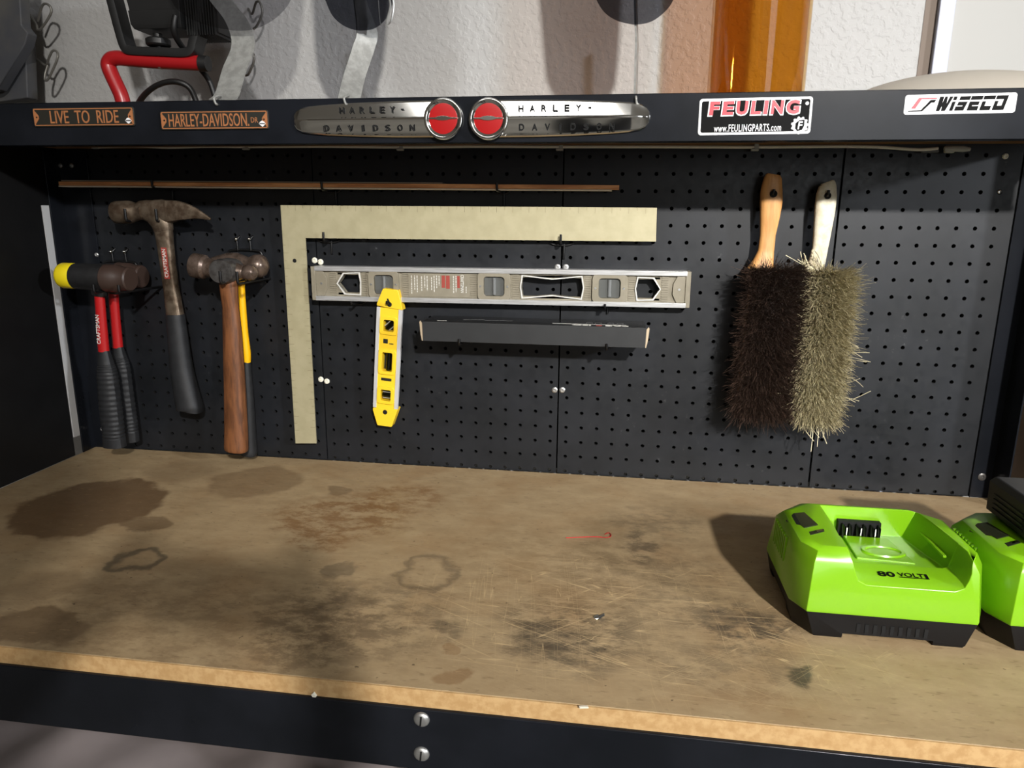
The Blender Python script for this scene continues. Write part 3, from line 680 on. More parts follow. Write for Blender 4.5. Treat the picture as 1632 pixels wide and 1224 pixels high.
g = MB(); shaft(g, [(279.3, 501, 26), (281.5, 520, 27), (285.5, 555, 29.5), (290, 590, 32), (296.5, 622, 35), (302.5, 648, 38), (303.2, 652, 35)], y, 0.9, power=2.3, step=6); g.build('grip', MATS['black_rubber'], t, sharp=50)
a = at(261, 398, y - 0.38); b = at(266.5, 441, y - 0.38); d = (a - b).normalized(); up2 = V((0, -1, 0)).cross(d)
lb = MB().obox((a + b) / 2, d * 1.0, up2 * 0.18, (0, 0.03, 0)).build('label', MATS['red_print'], t)
lt = MB(); text_into(lt, 'CRAFTSMAN', (a + b) / 2 + V((0, -0.035, 0)), d, up2, 0.24, 1.8, 0.015, bold=0.01); lt.build('lettering', MATS['white_print'], lb)
hanger(201, 250, 352, 2.3, 'black two-prong hook carrying the claw hammer head', tip=0.75)

# ball peen hammers
y = -1.4
t = thing('ball_peen_hammer', tuple(at(390, 430, y)), 'rear ball peen hammer with yellow handle and black grip', 'hammer')
h = MB(); axis_lathe(h, 338, 421, 428, 424.5, y, [(0, 10), (0.1, 13), (0.3, 18), (0.45, 18.5), (0.6, 14), (0.66, 12.5), (0.70, 14), (0.78, 16.8), (0.86, 17.2), (0.93, 14), (0.98, 7), (1, 0)])
h.build('head', MATS['steel_brown'], t, sharp=50)
s_ = MB(); shaft(s_, [(382.5, 440, 15), (383, 458, 13), (384.5, 485, 13.5), (387.5, 530, 14.5), (391, 562, 15.5), (391.5, 577, 14.5)], y, 0.85, power=2.4); s_.build('handle', MATS['yellow_fibre'], t, sharp=50)
g = MB(); shaft(g, [(391.3, 576, 14), (392, 600, 17), (393.5, 640, 20), (395, 690, 23), (396, 720, 25), (396, 725, 22)], y, 0.9, power=2.4); gp = g.build('grip', MATS['black_rubber'], t, sharp=50)
y = -3.0
t = thing('ball_peen_hammer', tuple(at(360, 430, y)), 'front ball peen hammer with a scratched brown wooden handle', 'hammer')
h = MB()
axis_lathe(h, 307.5, 422.5, 352, 430, y, [(0, 0), (0, 16), (0.03, 18), (0.06, 18.3), (0.42, 17.8), (0.5, 14), (0.75, 13), (1, 16)])
axis_lathe(h, 374, 433, 411, 435.5, y, [(0, 15), (0.15, 12), (0.36, 10.5), (0.42, 9.6), (0.5, 11.3), (0.66, 12.4), (0.82, 11), (0.94, 6.5), (1, 0)])
hn = len(h.m); k = pxw(362, 432, y, 1); c0 = at(362, 431.5, y)
P = [c0 + V((0, q * 0.78, 0)) for q in (-1, -0.85, -0.4, 0, 0.4, 0.85, 1)]
h.sweep(P, [18 * k, 19.5 * k, 20 * k, 19 * k, 20 * k, 19.5 * k, 18 * k], [16.5 * k, 17.5 * k, 18.5 * k, 18 * k, 18.5 * k, 17.5 * k, 16.5 * k], n=28, up=(0, 0, 1), power=2.3)
h.m = [1 if i < hn else 0 for i in range(len(h.m))]; h.build('head', [MATS['steel_grey'], MATS['steel_brown']], t, sharp=30)
s_ = MB(); shaft(s_, [(364, 444, 27), (365, 462, 26.5), (367.5, 490, 24), (370.5, 535, 27.5), (372.5, 582, 30), (374.5, 630, 31.5), (376, 680, 33.5), (376.5, 712, 35), (376.5, 718, 32)], y, 0.8, power=2.3, step=5); hd = s_.build('handle', MATS['handle_wood'], t, sharp=50)
hanger(352, 379, 452, 4.2, 'black two-prong hook with bright tips holding the ball peen hammers', (376, 397, 381, 399), tip=0.75)

# yardsticks lying on three hooks
def stick(u0, v0, u1, v1, th, yf, dp, m, label):
    a = at(u0, v0, yf); b = at(u1, v1, yf); o = MB()
    d = (b - a).normalized(); dn = V((0, 0, -1)); c = (a + b) / 2 + dn * th / 2 + V((0, dp / 2, 0))
    o.obox(c, d * (b - a).length / 2, (0, dp / 2, 0), (0, 0, th / 2))
    return tag(o.build('yardstick', MATS[m], None, bevel=0.015), label, 'stick', 'sticks lying on the upper hooks')
stick(93, 289.2, 987, 295.0, 0.24, -1.75, 1.1, 'stick_wood', 'long brown wooden stick, middle of the three lying on the upper hooks')
stick(97, 287.0, 705, 291.0, 0.06, -1.70, 1.05, 'stick_grey', 'thin grey stick, topmost of the three lying on the upper hooks')
stick(93, 295.8, 975, 302.2, 0.07, -1.72, 1.05, 'stick_pale', 'thin pale stick, lowest of the three lying on the upper hooks')
for u, v, l in ((243, 297.5, 'black wire hook under the left part of the long sticks'), (513, 300.5, 'black wire hook under the middle of the long sticks'), (792, 302.5, 'black wire hook under the right part of the long sticks')):
    peg_hook(u, v, 1.9, l, 0.40, 0.5, 1.0)

# framing square
ys = -0.62
a = at(447, 327, ys); b = at(1047, 331, ys); c_ = at(1045.5, 385, ys); dd = at(486.5, 379.5, ys); e = at(505, 706, ys + .1); f_ = at(472, 706, ys + .1)
pts = [a, b, c_, dd, e, f_]
t = thing('framing_square', (a.x, ys, a.z), 'large L-shaped tan metal framing square hung on two hooks', 'square')
bl = MB().prism([(p.x, ys, p.z) for p in pts], (0, 0.10, 0)).build('blade', MATS['square_steel'], t)
mk = MB()
ex = (b - a).normalized(); ez = V((0, 0, 1))
for i in range(1, 48):                       # faint inch ticks along both edges of the tongue and blade
    L = 0.34 if i % 2 == 0 else 0.18
    p = a + ex * (i * 0.5); 
    if i < 47: mk.obox((p.x, ys - 0.004, p.z - L / 2 - 0.01), (0.007, 0, 0), (0, 0.004, 0), (0, 0, L / 2))
dn = (f_ - a).normalized()
for i in range(5, 31):
    L = 0.34 if i % 2 == 0 else 0.18
    p = a + dn * (i * 0.5); mk.obox((p.x + L / 2 + 0.01, ys - 0.004, p.z), (L / 2, 0, 0), (0, 0.004, 0), (0, 0, 0.007))
    q = dd + (e - dd).normalized() * (i * 0.5 - 2.3)
    if i > 5: mk.obox((q.x - L / 2 - 0.01, ys - 0.004, q.z), (L / 2, 0, 0), (0, 0.004, 0), (0, 0, 0.007))
mk.build('graduations', MATS['square_marks'], bl)
p = at(469.5, 415.5, ys); MB().lathe((p.x, ys + 0.002, p.z), (0, -1, 0), [(0, 0.13), (0.008, 0.13), (0.008, 0)], 16).build('hang_hole', MATS['void_black'], bl)
peg_hook(516, 382.5, 0.95, 'black wire hook under the left end of the framing square blade', 0.5, 0.75, 0.9)
peg_hook(893.5, 387, 0.95, 'black wire hook under the middle of the framing square blade', 0.5, 0.75, 1.0)

# two-foot spirit level
yl = -1.05
t = thing('spirit_level', tuple(at(800, 458, -0.5)), 'two-foot taupe and silver spirit level lying across the pegboard', 'level')
A = at(496, 424, yl); B = at(1100, 433, yl); C2 = at(1096, 491, yl); D2 = at(500, 479, yl)
O = (A + B + C2 + D2) / 4; ex = ((B - A) + (C2 - D2)).normalized(); ex.y = 0; ex.normalize(); ez = V((-ex.z, 0, ex.x)); LL, HH = 11.95, 1.1
Lp = lambda x, z, d=0.0: V((O.x, yl, O.z)) + ex * x + ez * z + V((0, -d, 0))
def lbox(mb, x0, x1, z0, z1, d0, d1): return mb.obox(Lp((x0 + x1) / 2, (z0 + z1) / 2, (d0 + d1) / 2), ex * (x1 - x0) / 2, (0, (d1 - d0) / 2, 0), ez * (z1 - z0) / 2)
def lx(u): return (at(u, 458, yl) - V((O.x, yl, O.z))).dot(ex)
for z0, z1 in ((HH - 0.3, HH), (-HH, -HH + 0.3)):
    m_ = MB(); lbox(m_, -LL + 0.25, LL - 0.22, z0, z1, -1.0, 0.0); m_.build('rail', MATS['aluminium'], t, bevel=0.03)
# web: pieces around the three hand holes and three vials, with fine horizontal ribs
holes = [(lx(537), lx(573)), (lx(830), lx(929)), (lx(1014), lx(1052))]
vials = [(lx(588), lx(634)), (lx(762), lx(812)), (lx(945), lx(998))]
wbm = MB(); prev = -LL + 0.2
for x0, x1 in sorted(holes): lbox(wbm, prev, x0, -0.82, 0.82, -0.7, -0.22); prev = x1
lbox(wbm, prev, LL - 0.2, -0.82, 0.82, -0.7, -0.22)
for x0, x1 in holes:
    lbox(wbm, x0, x1, 0.58, 0.82, -0.7, -0.22); lbox(wbm, x0, x1, -0.82, -0.58, -0.7, -0.22)
segs = [(-LL + 1.2, holes[0][0] - .1), (holes[0][1] + .1, vials[0][0] - .2), (vials[0][1] + .25, lx(652)), (lx(748), vials[1][0] - .1), (vials[1][1] + .15, holes[1][0] - .12), (holes[1][1] + .1, vials[2][0] - .15), (vials[2][1] + .15, holes[2][0] - .1), (holes[2][1] + .1, LL - 1.3)]
for x0, x1 in segs:
    for i in range(11):
        z = -0.7 + 0.14 * i
        if x1 > x0: lbox(wbm, x0, x1, z - 0.042, z + 0.042, -0.25, -0.17)
web = wbm.build('web', MATS['level_taupe'], t)
for s in (-1, 1):
    cp = MB(); xs_ = sorted((s * LL, s * (LL - 0.3))); lbox(cp, xs_[0], xs_[1], -HH + 0.02, HH - 0.02, -1.02, -0.02)
    cp.prism([Lp(s * (LL - 0.3), 0.8, -0.16), Lp(s * (LL - 0.8), 0.78, -0.16), Lp(s * (LL - 1.02), 0.35, -0.16), Lp(s * (LL - 1.05), -0.3, -0.16), Lp(s * (LL - 0.8), -0.8, -0.16), Lp(s * (LL - 0.3), -0.8, -0.16)], (0, -0.08, 0))
    cpo = cp.build('end_cap', MATS['level_taupe'], t, bevel=0.03)
    MB().lathe(Lp(s * (LL - 0.66), 0, -0.08), (0, -1, 0), [(0, 0.08), (0.02, 0.07), (0.02, 0)], 12).build('screw', MATS['zinc'], cpo)
def hole_rim(poly):
    n = len(poly); cx = sum(p[0] for p in poly) / n; cz = sum(p[1] for p in poly) / n
    o1 = [(cx + (x - cx) * 1.0, cz + (z - cz) * 1.0) for x, z in poly]
    def off(k): return [(x + math.copysign(k, x - cx), z + math.copysign(k, z - cz) if abs(z - cz) > .05 else z) for x, z in o1]
    i_, o_ = off(-0.07), off(0.0)
    vs = [Lp(x, z, d) for d in (-0.5, -0.12) for ring in (o_, i_) for x, z in ring]; m_ = MB()
    m_.add(vs, [q for i in range(n) for j in [(i + 1) % n] for q in ((2 * n + i, 2 * n + j, 3 * n + j, 3 * n + i), (i, j, 2 * n + j, 2 * n + i), (n + j, n + i, 3 * n + i, 3 * n + j))])
    m_.build('handhold_rim', MATS['white_print'], t)
    f = MB()                                  # web corners left by the hole's own outline
    return f
h0, h1, h2 = holes
polys = [[(h0[0], 0), (h0[0] + 0.45, 0.62), (h0[1] - 0.08, 0.68), (h0[1], 0.1), (h0[1] - 0.05, -0.66), (h0[0] + 0.5, -0.62)],
         [(h1[0], 0), (h1[0] + 0.1, 0.66), ((h1[0] + h1[1]) / 2, 0.47), (h1[1] - 0.12, 0.66), (h1[1], 0), (h1[1] - 0.12, -0.66), ((h1[0] + h1[1]) / 2, -0.47), (h1[0] + 0.1, -0.66)],
         [(h2[0], 0), (h2[0] + 0.12, 0.66), (h2[1] - 0.42, 0.62), (h2[1], 0), (h2[1] - 0.42, -0.62), (h2[0] + 0.12, -0.66)]]
for pl in polys: hole_rim(pl)
wf = MB()                                     # fill between the rectangle of each opening and its angular outline
for (x0, x1), pl in zip(holes, polys):
    top_ = [p for p in pl if p[1] > 0.05]; bot_ = [p for p in pl if p[1] < -0.05]
    top_.sort(); bot_.sort()
    for pts_, zz in ((top_, 0.7), (bot_, -0.7)):
        lft = next(p for p in pl if abs(p[0] - x0) < 1e-6); rgt = next(p for p in pl if abs(p[0] - x1) < 1e-6)
        ch = [lft] + [p for p in pts_ if p not in (lft, rgt)] + [rgt]
        for p, q in zip(ch, ch[1:]):
            if q[0] - p[0] > 1e-4: wf.prism([Lp(p[0], p[1], -0.7), Lp(q[0], q[1], -0.7), Lp(q[0], zz, -0.7), Lp(p[0], zz, -0.7)], (0, -0.48, 0))
wf.build('handhold_edge', MATS['level_taupe'], web)
for x0, x1 in vials:
    xm = (x0 + x1) / 2; hw = (x1 - x0) / 2
    fr_ = MB(); o1 = rrect(hw + 0.05, 0.92, 0.35, 6); o2 = rrect(hw * 0.66, 0.6, 0.22, 6); n = len(o1)
    vs = [Lp(xm + x, z, d) for d in (-0.3, -0.02) for ring in (o1, o2) for x, z in ring]
    fr_.add(vs, [q for i in range(n) for j in [(i + 1) % n] for q in ((2 * n + i, 2 * n + j, 3 * n + j, 3 * n + i), (i, j, 2 * n + j, 2 * n + i), (n + j, n + i, 3 * n + i, 3 * n + j))])
    fo = fr_.build('vial_housing', MATS['level_taupe'], t, bevel=0.025)
    pn = MB(); pn.prism([Lp(xm + x, z, -0.14) for x, z in rrect(hw * 0.67, 0.61, 0.22, 6)], (0, -0.06, 0)); pn.build('window', MATS['window_plastic'], fo)
    bk_ = MB(); lbox(bk_, xm - hw * .64, xm + hw * .64, -0.58, 0.58, -0.24, -0.21); bk_.build('vial_back', MATS['vial_pale'], fo)
    vl = MB(); vl.tube([Lp(xm, -0.52, -0.2), Lp(xm, 0.52, -0.2)], 0.12, 12); vl.build('vial', MATS['vial_pale'], fo)
    for s in (-1, 1): MB().lathe(Lp(xm + s * hw * 0.86, 0, -0.02), (0, -1, 0), [(0, 0.075), (0.02, 0.06), (0.02, 0)], 12).build('screw', MATS['zinc'], fo)
# printed panel: brand word in white, lines too small to read as dashes
pm = MB(); lbox(pm, lx(650), lx(748), -0.74, 0.74, -0.24, -0.16); pan = pm.build('print_panel', MATS['level_taupe'], web)
wp = MB(); rpn = MB()
text_into(wp, 'CRAFTSMAN', Lp(lx(736), 0.12, -0.155), -ez, ex, 0.20, 1.12, 0.01, bold=0.015)
for u, z0, z1 in ((742, -0.45, -0.05), (726, -0.4, 0.62), (722, -0.5, 0.6), (699, 0.0, 0.6), (695, -0.2, 0.62), (691, -0.45, 0.6), (687, -0.3, 0.5), (680, -0.35, 0.58), (676, -0.15, 0.6), (671, -0.4, 0.55), (664, -0.45, 0.6), (660, -0.3, 0.6), (655, -0.55, 0.6)):
    z = z1; random.seed(u)
    while z > z0:
        l_ = random.uniform(0.06, 0.2); lbox(wp, lx(u) - 0.025, lx(u) + 0.025, max(z - l_, z0), z, -0.16, -0.15); z -= l_ + 0.04
lbox(rpn, lx(703), lx(708.5), -0.15, 0.62, -0.16, -0.15); lbox(rpn, lx(710), lx(716), -0.2, 0.62, -0.16, -0.15); lbox(rpn, lx(728), lx(732), -0.15, 0.6, -0.16, -0.15)
wp.build('white_print', MATS['white_print'], pan); rpn.build('red_print', MATS['red_print'], pan)
peg_hook(964, 491, 1.35, 'black wire hook under the right half of the long spirit level', 0.25, 0.8, 0.5)
peg_hook(560, 484, 1.35, 'black wire hook under the left half of the long spirit level', 0.05, 0.5, 0.0)

# yellow torpedo level hanging in front of the long level
ty = -1.25
t = thing('torpedo_level', tuple(at(617, 570, -1.0)), 'short yellow torpedo level hanging vertically over the long spirit level', 'level')
T0 = at(622, 461, ty); T1 = at(612.5, 679, ty + .35)
O = (T0 + T1) / 2; ez = (T0 - T1).normalized(); ex = V((0, 1, 0)).cross(ez).normalized(); ey = ez.cross(ex)
if ex.x < 0: ex = -ex
if ey.y > 0: ey = -ey
HL = (T0 - T1).length / 2
Tp = lambda x, z, d=0.0: O + ex * x + ez * z + ey * d
def tz(v): return HL - (v - 461) / 218 * 2 * HL
kx = pxw(617, 570, ty, 1)
for s in (-1, 1):
    x = s * 17.2 * kx
    m_ = MB().obox(Tp(x, (tz(490) + tz(650)) / 2, -0.12), ex * 2.9 * kx, ey * 0.13, ez * (tz(490) - tz(650)) / 2); m_.build('edge_rail', MATS['aluminium_plain'], t, bevel=0.02)
body = MB()
def slabp(poly, d0, d1, mb=body): mb.prism([Tp(x, z, d0) for x, z in poly], ey * (d1 - d0))
bw = 14.3 * kx
# pieces of the yellow face between the three windows
wins = [(tz(508), tz(526)), (tz(559), tz(589)), (tz(619), tz(637))]; ww = 8.2 * kx
cuts = [tz(490)] + [q for w_ in wins for q in w_] + [tz(652)]
for i in range(0, len(cuts), 2): slabp([(-bw, cuts[i]), (bw, cuts[i]), (bw, cuts[i + 1]), (-bw, cuts[i + 1])], -0.6, -0.02)
for z0, z1 in wins:
    for s in (-1, 1): slabp([(s * bw, z0), (s * ww, z0), (s * ww, z1), (s * bw, z1)], -0.6, -0.02)
body.build('body', MATS['yellow_plastic'], t)
for nm, sg in (('top', 1), ('bottom', -1)):
    e0 = HL if sg > 0 else -HL; e1 = tz(488) if sg > 0 else tz(651); e2 = tz(478) if sg > 0 else tz(660)
    m_ = MB(); slabp([(-19.5 * kx, e1), (-20.0 * kx, e1 + (e0 - e1) * .1), (-11.5 * kx, e0 - sg * 0.03), (-10.5 * kx, e0), (11.5 * kx, e0), (12.5 * kx, e0 - sg * .05), (20.5 * kx, e1 - sg * 0.08), (20.5 * kx, e1 - sg * 0.12), (15 * kx, e1 - sg * .1)], -0.68, 0.04, m_)
    cap = m_.build('end_cap', MATS['yellow_plastic'], t, bevel=0.03)
    hp = (0.0, tz(484)) if sg > 0 else (0.02, tz(655.5))
    hole = MB().lathe(Tp(hp[0], hp[1], 0.035), ey, [(0, 0.16), (0.012, 0.16), (0.012, 0)], 18)
    if sg > 0: hole.prism([Tp(hp[0] + x, hp[1] + z, 0.036) for x, z in ((0.06, 0.1), (-0.1, 0.38), (-0.19, 0.34), (-0.08, 0.05))], ey * 0.011)
    hole.build('hang_hole', MATS['void_black'], cap)
for i, (z0, z1) in enumerate(wins):
    zm = (z0 + z1) / 2; hz = abs(z0 - z1) / 2
    fr_ = MB(); o1 = rrect(bw * 0.98, hz + 0.21, 0.22, 6); o2 = rrect(ww, hz, 0.12, 6); n = len(o1)
    vs = [Tp(x, zm + z, d) for d in (-0.05, 0.07) for ring in (o1, o2) for x, z in ring]
    fr_.add(vs, [q for a_ in range(n) for b_ in [(a_ + 1) % n] for q in ((2 * n + a_, 2 * n + b_, 3 * n + b_, 3 * n + a_), (a_, b_, 2 * n + b_, 2 * n + a_), (n + b_, n + a_, 3 * n + a_, 3 * n + b_))])
    fo = fr_.build('vial_window', MATS['yellow_plastic'], t, bevel=0.025)
    d_ = (ez if i == 1 else (ex if i == 2 else (ex + ez).normalized()))
    l_ = hz * 0.95 if i == 1 else 0.3
    MB().tube([Tp(0.04, zm, -0.25) - d_ * l_, Tp(0.04, zm, -0.25) + d_ * l_], 0.17, 12).build('vial', MATS['vial_green'], fo)
    MB().prism([Tp(x, zm + z, -0.58) for x, z in rrect(ww, hz, 0.05)], ey * 0.03).build('recess', MATS['black_print'], fo)
    if i != 1:
        for s in (-1, 1): MB().tube([Tp(0.04, zm, -0.12) - d_ * .28 + d_.cross(ey) * s * 0.2, Tp(0.04, zm, -0.12) + d_ * .28 + d_.cross(ey) * s * 0.2], 0.03, 6).build('vial_line', MATS['aluminium'], fo)
pr = MB()
slabp([(-0.32, tz(538)), (-0.02, tz(538)), (-0.02, tz(545)), (-0.32, tz(545))], -0.02, -0.012, pr)
slabp([(0.08, tz(544)), (0.36, tz(544)), (0.36, tz(545.5)), (0.08, tz(545.5))], -0.02, -0.012, pr)
slabp([(-0.36, tz(600)), (0.34, tz(600)), (0.34, tz(604.5)), (-0.36, tz(604.5))], -0.02, -0.012, pr)
pr.build('print_marks', MATS['black_print'], t)
peg_hook(616.5, 483.5, 1.55, 'black peg hook through the hole of the yellow torpedo level', 0.1, 0.0, 0.0)

# narrow black cardboard box on two hooks
bx0, bx1, by, bz0, bz1 = 7.3, 20.75, -3.0, 9.15, 10.36
t = thing('cardboard_box', (14, -1.6, bz0), 'long narrow black cardboard box lying on hooks below the long level', 'box')
bb = MB().box((bx0, by, bz0), (bx1, -0.25, bz1 - 0.01)).build('carton', MATS['box_black'], t, bevel=0.02)
tp = MB().box((bx0 + 0.02, by + 0.03, bz1 - 0.01), (bx1 - 0.02, -0.3, bz1)).build('top_flap', MATS['box_top'], t)
lw = MB(); zt = bz1
text_into(lw, 'PRE', (19.05, -2.62, zt), (-1, 0, 0), (0, -1, 0), 0.34, 1.35, 0.008, bold=0.03)
text_into(lw, 'ISO', (16.95, -2.62, zt), (-1, 0, 0), (0, -1, 0), 0.34, 1.15, 0.008, bold=0.03)
lw.box((15.2, -2.27, zt), (19.6, -2.2, zt + 0.008)); lw.box((8.1, -2.5, zt), (8.7, -2.42, zt + 0.008)); lw.build('white_lettering', MATS['white_print'], tp)
lr = MB(); text_into(lr, 'C', (18.0, -2.62, zt), (-1, 0, 0), (0, -1, 0), 0.34, 0.38, 0.008, bold=0.02); lr.build('red_letter', MATS['red_print'], tp)
lg_ = MB()
for x0 in (17.2, 17.75, 18.5, 19.05): 
    for q in (0, 0.34): lg_.box((x0 + q, -1.9, zt), (x0 + q + 0.05, -1.45, zt + 0.006))
    lg_.box((x0, -1.5, zt), (x0 + 0.39, -1.45, zt + 0.006))
for i in range(7): lg_.obox((9.8 + i * 0.45, -1.75 + 0.08 * (i % 3), zt + 0.003), (0.2, 0.05, 0), (-0.01, 0.04, 0), (0, 0, 0.003))
lg_.build('grey_print', MATS['box_grey'], tp)
for x, s in ((bx0, -1), (bx1, 1)):
    MB().prism([(x, by + 0.02, bz0 + 0.02), (x + s * 0.03, by - 0.02, bz1 - 0.1), (x + s * 0.14, by + 0.02, bz1 + 0.03), (x + s * 0.2, by + 0.05, bz1 - 0.05), (x + s * 0.13, by + 0.0, bz0 + 0.4), (x + s * 0.05, by + 0.02, bz0)], (0, 0.06, 0)).build('worn_edge', MATS['box_core'], t)['label'] = 'worn pale cardboard edge'
for u, l in ((732, 'black wire hook under the left end of the black box'), (967, 'black wire hook under the right end of the black box')):
    peg_hook(u, 548 if u < 800 else 556, 3.1, l, 0.30, 0.35, 0.45)

# ------------------------------------------------------------------ bench brushes
def brush(label, spec, yh, hm, bm_, block, n, ln, thk, dirf, seed, hole, hole_r=0.2, squash=0.55):
    rnd = random.Random(seed)
    p = at(spec[0][0], spec[0][1], yh); t = thing('bench_brush', tuple(p), label, 'brush', None)
    h = MB(); P = [at(u, v, yh) for u, v, w_ in spec]; R = [pxw(u, v, yh, w_) / 2 for u, v, w_ in spec]
    P2 = smooth_path(P, 5); R2 = lerp_list(R, 5); h.sweep(P2, R2, [max(r * squash, 0.16) for r in R2], n=20, power=2.8)
    # wooden block behind the bristles
    (tx, ty_, bxx, byy, half) = block; a = at(tx, ty_, -0.75); b = at(bxx, byy, -0.75)
    ax_ = (b - a).normalized(); L = (b - a).length; side = V((-ax_.z, 0, ax_.x)); 
    if side.x < 0: side = -side
    h.obox((a + b) / 2, ax_ * L / 2, side * half, (0, 0.45, 0))
    ho = h.build('handle', MATS[hm], t, bevel=0.0, sharp=50)
    hp = at(hole[0], hole[1], yh - max(R) * squash * 0.9); 
    mbh = MB().lathe((hp.x, hp.y - 0.01 + 0.10, hp.z), (0, -1, 0), [(0, hole_r), (0.13, hole_r), (0.13, 0)], 16)
    mbh.build('hang_hole', MATS['void_black'], ho)
    m = MB()
    for i in range(n):
        s, q = rnd.random(), rnd.uniform(-1, 1)
        base = a + ax_ * (L * s) + side * (half * q * 0.92) + V((0, -0.4, 0))
        d, l_ = dirf(s, q, rnd); d = (d + V((rnd.gauss(0, .13), rnd.gauss(0, .13), rnd.gauss(0, .13)))).normalized()
        l_ *= rnd.uniform(0.86, 1.06) * ln
        bend = V((rnd.gauss(0, .12), rnd.gauss(0, .08), rnd.gauss(0, .12) - 0.06)) * l_
        w0 = thk * rnd.uniform(0.8, 1.3); e1 = d.orthogonal().normalized(); e1.rotate(Matrix.Rotation(rnd.uniform(0, 6.28), 3, d)); e2 = d.cross(e1)
        o = len(m.v); pts = (base, base + d * l_ * 0.55 + bend * 0.25, base + d * l_ + bend)
        for k, c in enumerate(pts[:2]):
            wk = w0 * (1, 0.85)[k]; m.v += [c + e1 * wk, c - e1 * wk * .5 + e2 * wk * .87, c - e1 * wk * .5 - e2 * wk * .87]
        wk = w0 * 0.35; c = pts[2]; m.v += [c + e1 * wk, c - e1 * wk * .5 + e2 * wk * .87, c - e1 * wk * .5 - e2 * wk * .87]
        for k in (0, 3):
            for j in range(3): m.f.append([o + k + j, o + k + (j + 1) % 3, o + k + 3 + (j + 1) % 3, o + k + 3 + j]); m.m.append(0)
        m.f.append([o + 6, o + 7, o + 8]); m.m.append(0)
    me = bpy.data.meshes.new('bristles'); org = V(t['_o']); me.from_pydata([(q - org) * U for q in m.v], [], m.f); me.materials.append(MATS[bm_])
    o = bpy.data.objects.new('bristles', me); COL.objects.link(o); o.parent = t; o['kind'] = 'stuff'
    return t, a, ax_, side, L, rnd
def dir_brown(s, q, r):
    return V((0.36 * q - 0.02, -1.0, 0.30 - 0.42 * s)), 1.0 - 0.05 * abs(q)
brush('dark brown bristle bench brush with light wooden handle', [(1233, 278, 22), (1231.5, 285, 29), (1229.5, 305, 35), (1229, 322, 36), (1227, 345, 32), (1223.5, 375, 25), (1220.5, 400, 26), (1216, 418, 34), (1212, 432, 46)], -1.0, 'beech', 'bristle_brown', (1230, 432, 1205, 648, 1.15), 17000, 2.1, 0.0135, dir_brown, 3, (1233, 309))
def dir_tan(s, q, r):
    return V((-0.06 + 0.32 * q, -0.95, 0.24 - 0.40 * s)), 1.0
tb, a, ax_, side, L, rnd = brush('tan bristle bench brush with worn white handle', [(1318, 290, 20), (1319, 296, 27), (1317, 312, 33), (1314.5, 335, 33), (1311, 365, 29), (1307, 395, 25), (1301, 420, 27), (1296, 436, 34)], -1.0, 'white_handle', 'bristle_tan', (1318, 436, 1291, 654, 0.80), 11000, 1.9, 0.019, dir_tan, 5, (1319, 312), 0.19)
st = MB()                                     # long stray fibres at the shoulder and sides
for i in range(46):
    if i < 18: s, q, d = rnd.uniform(0.0, 0.06), rnd.uniform(-1, -0.3), V((rnd.uniform(-0.9, -0.1), -0.25, rnd.uniform(0.5, 1.1)))
    elif i < 30: s, q, d = rnd.random(), 1, V((rnd.uniform(0.5, 1), -0.9, rnd.uniform(-0.3, 0.5)))
    elif i < 38: s, q, d = rnd.uniform(0.5, 0.9), -1, V((-0.7, -1, rnd.uniform(-.4, .5)))
    else: s, q, d = 1.0, rnd.uniform(-1, 1), V((rnd.uniform(-.3, .4), -0.9, -0.8))
    b0 = a + ax_ * (L * s) + side * (0.8 * q) + V((0, -0.5, 0)); d.normalize(); l_ = rnd.uniform(1.3, 2.3) if i < 30 else rnd.uniform(1.5, 2.2)
    m1 = b0 + d * l_ * .5 + V((rnd.gauss(0, .12), 0, rnd.gauss(0, .12))); e1 = b0 + d * l_ + V((rnd.gauss(0, .3), rnd.gauss(0, .1), rnd.gauss(0, .2)))
    st.tube(smooth_path([b0, m1, e1], 4), 0.022, 4)
so = st.build('stray_fibres', MATS['pale_bristle'], tb); so['kind'] = 'stuff'
peg_hook(1233, 308, 1.5, 'black peg through the handle hole of the brown brush', 0.22, 0.0, 0.0)
peg_hook(1320, 310, 1.5, 'black peg through the handle hole of the white-handled brush', 0.24, 0.0, 0.0)

# ------------------------------------------------------------------ battery chargers on the worktop
def cut(o, cutters):
    tmp = []
    for c in cutters:
        k = c.build('cutter', [], None); tmp.append(k)
        m = o.modifiers.new('cut', 'BOOLEAN'); m.operation = 'DIFFERENCE'; m.solver = 'EXACT'; m.object = k
    dg = bpy.context.evaluated_depsgraph_get(); dg.update()
    me = bpy.data.meshes.new_from_object(o.evaluated_get(dg)); o.modifiers.clear(); o.data = me
    for k in tmp: bpy.data.objects.remove(k)
    bm = bmesh.new(); bm.from_mesh(me)
    bmesh.ops.remove_doubles(bm, verts=bm.verts, dist=1e-6)
    for f in bm.faces: f.smooth = True
    for e in bm.edges: e.smooth = e.is_manifold and e.calc_face_angle(0) < math.radians(32)
    bm.to_mesh(me); bm.free(); return o
def octa(z, w, f, b, cf=0.6, cb=0.6, cyf=None, dzl=0.0, wl=None):
    cyf = cyf or cf; wl = wl or w
    return [V((x, y, z)) for x, y in ((-wl + cf, -f), (w - cf, -f), (w, -f + cyf), (w, b - cb), (w - cb, b), (-wl + cb, b), (-wl, b - cb), (-wl, -f + cyf))]
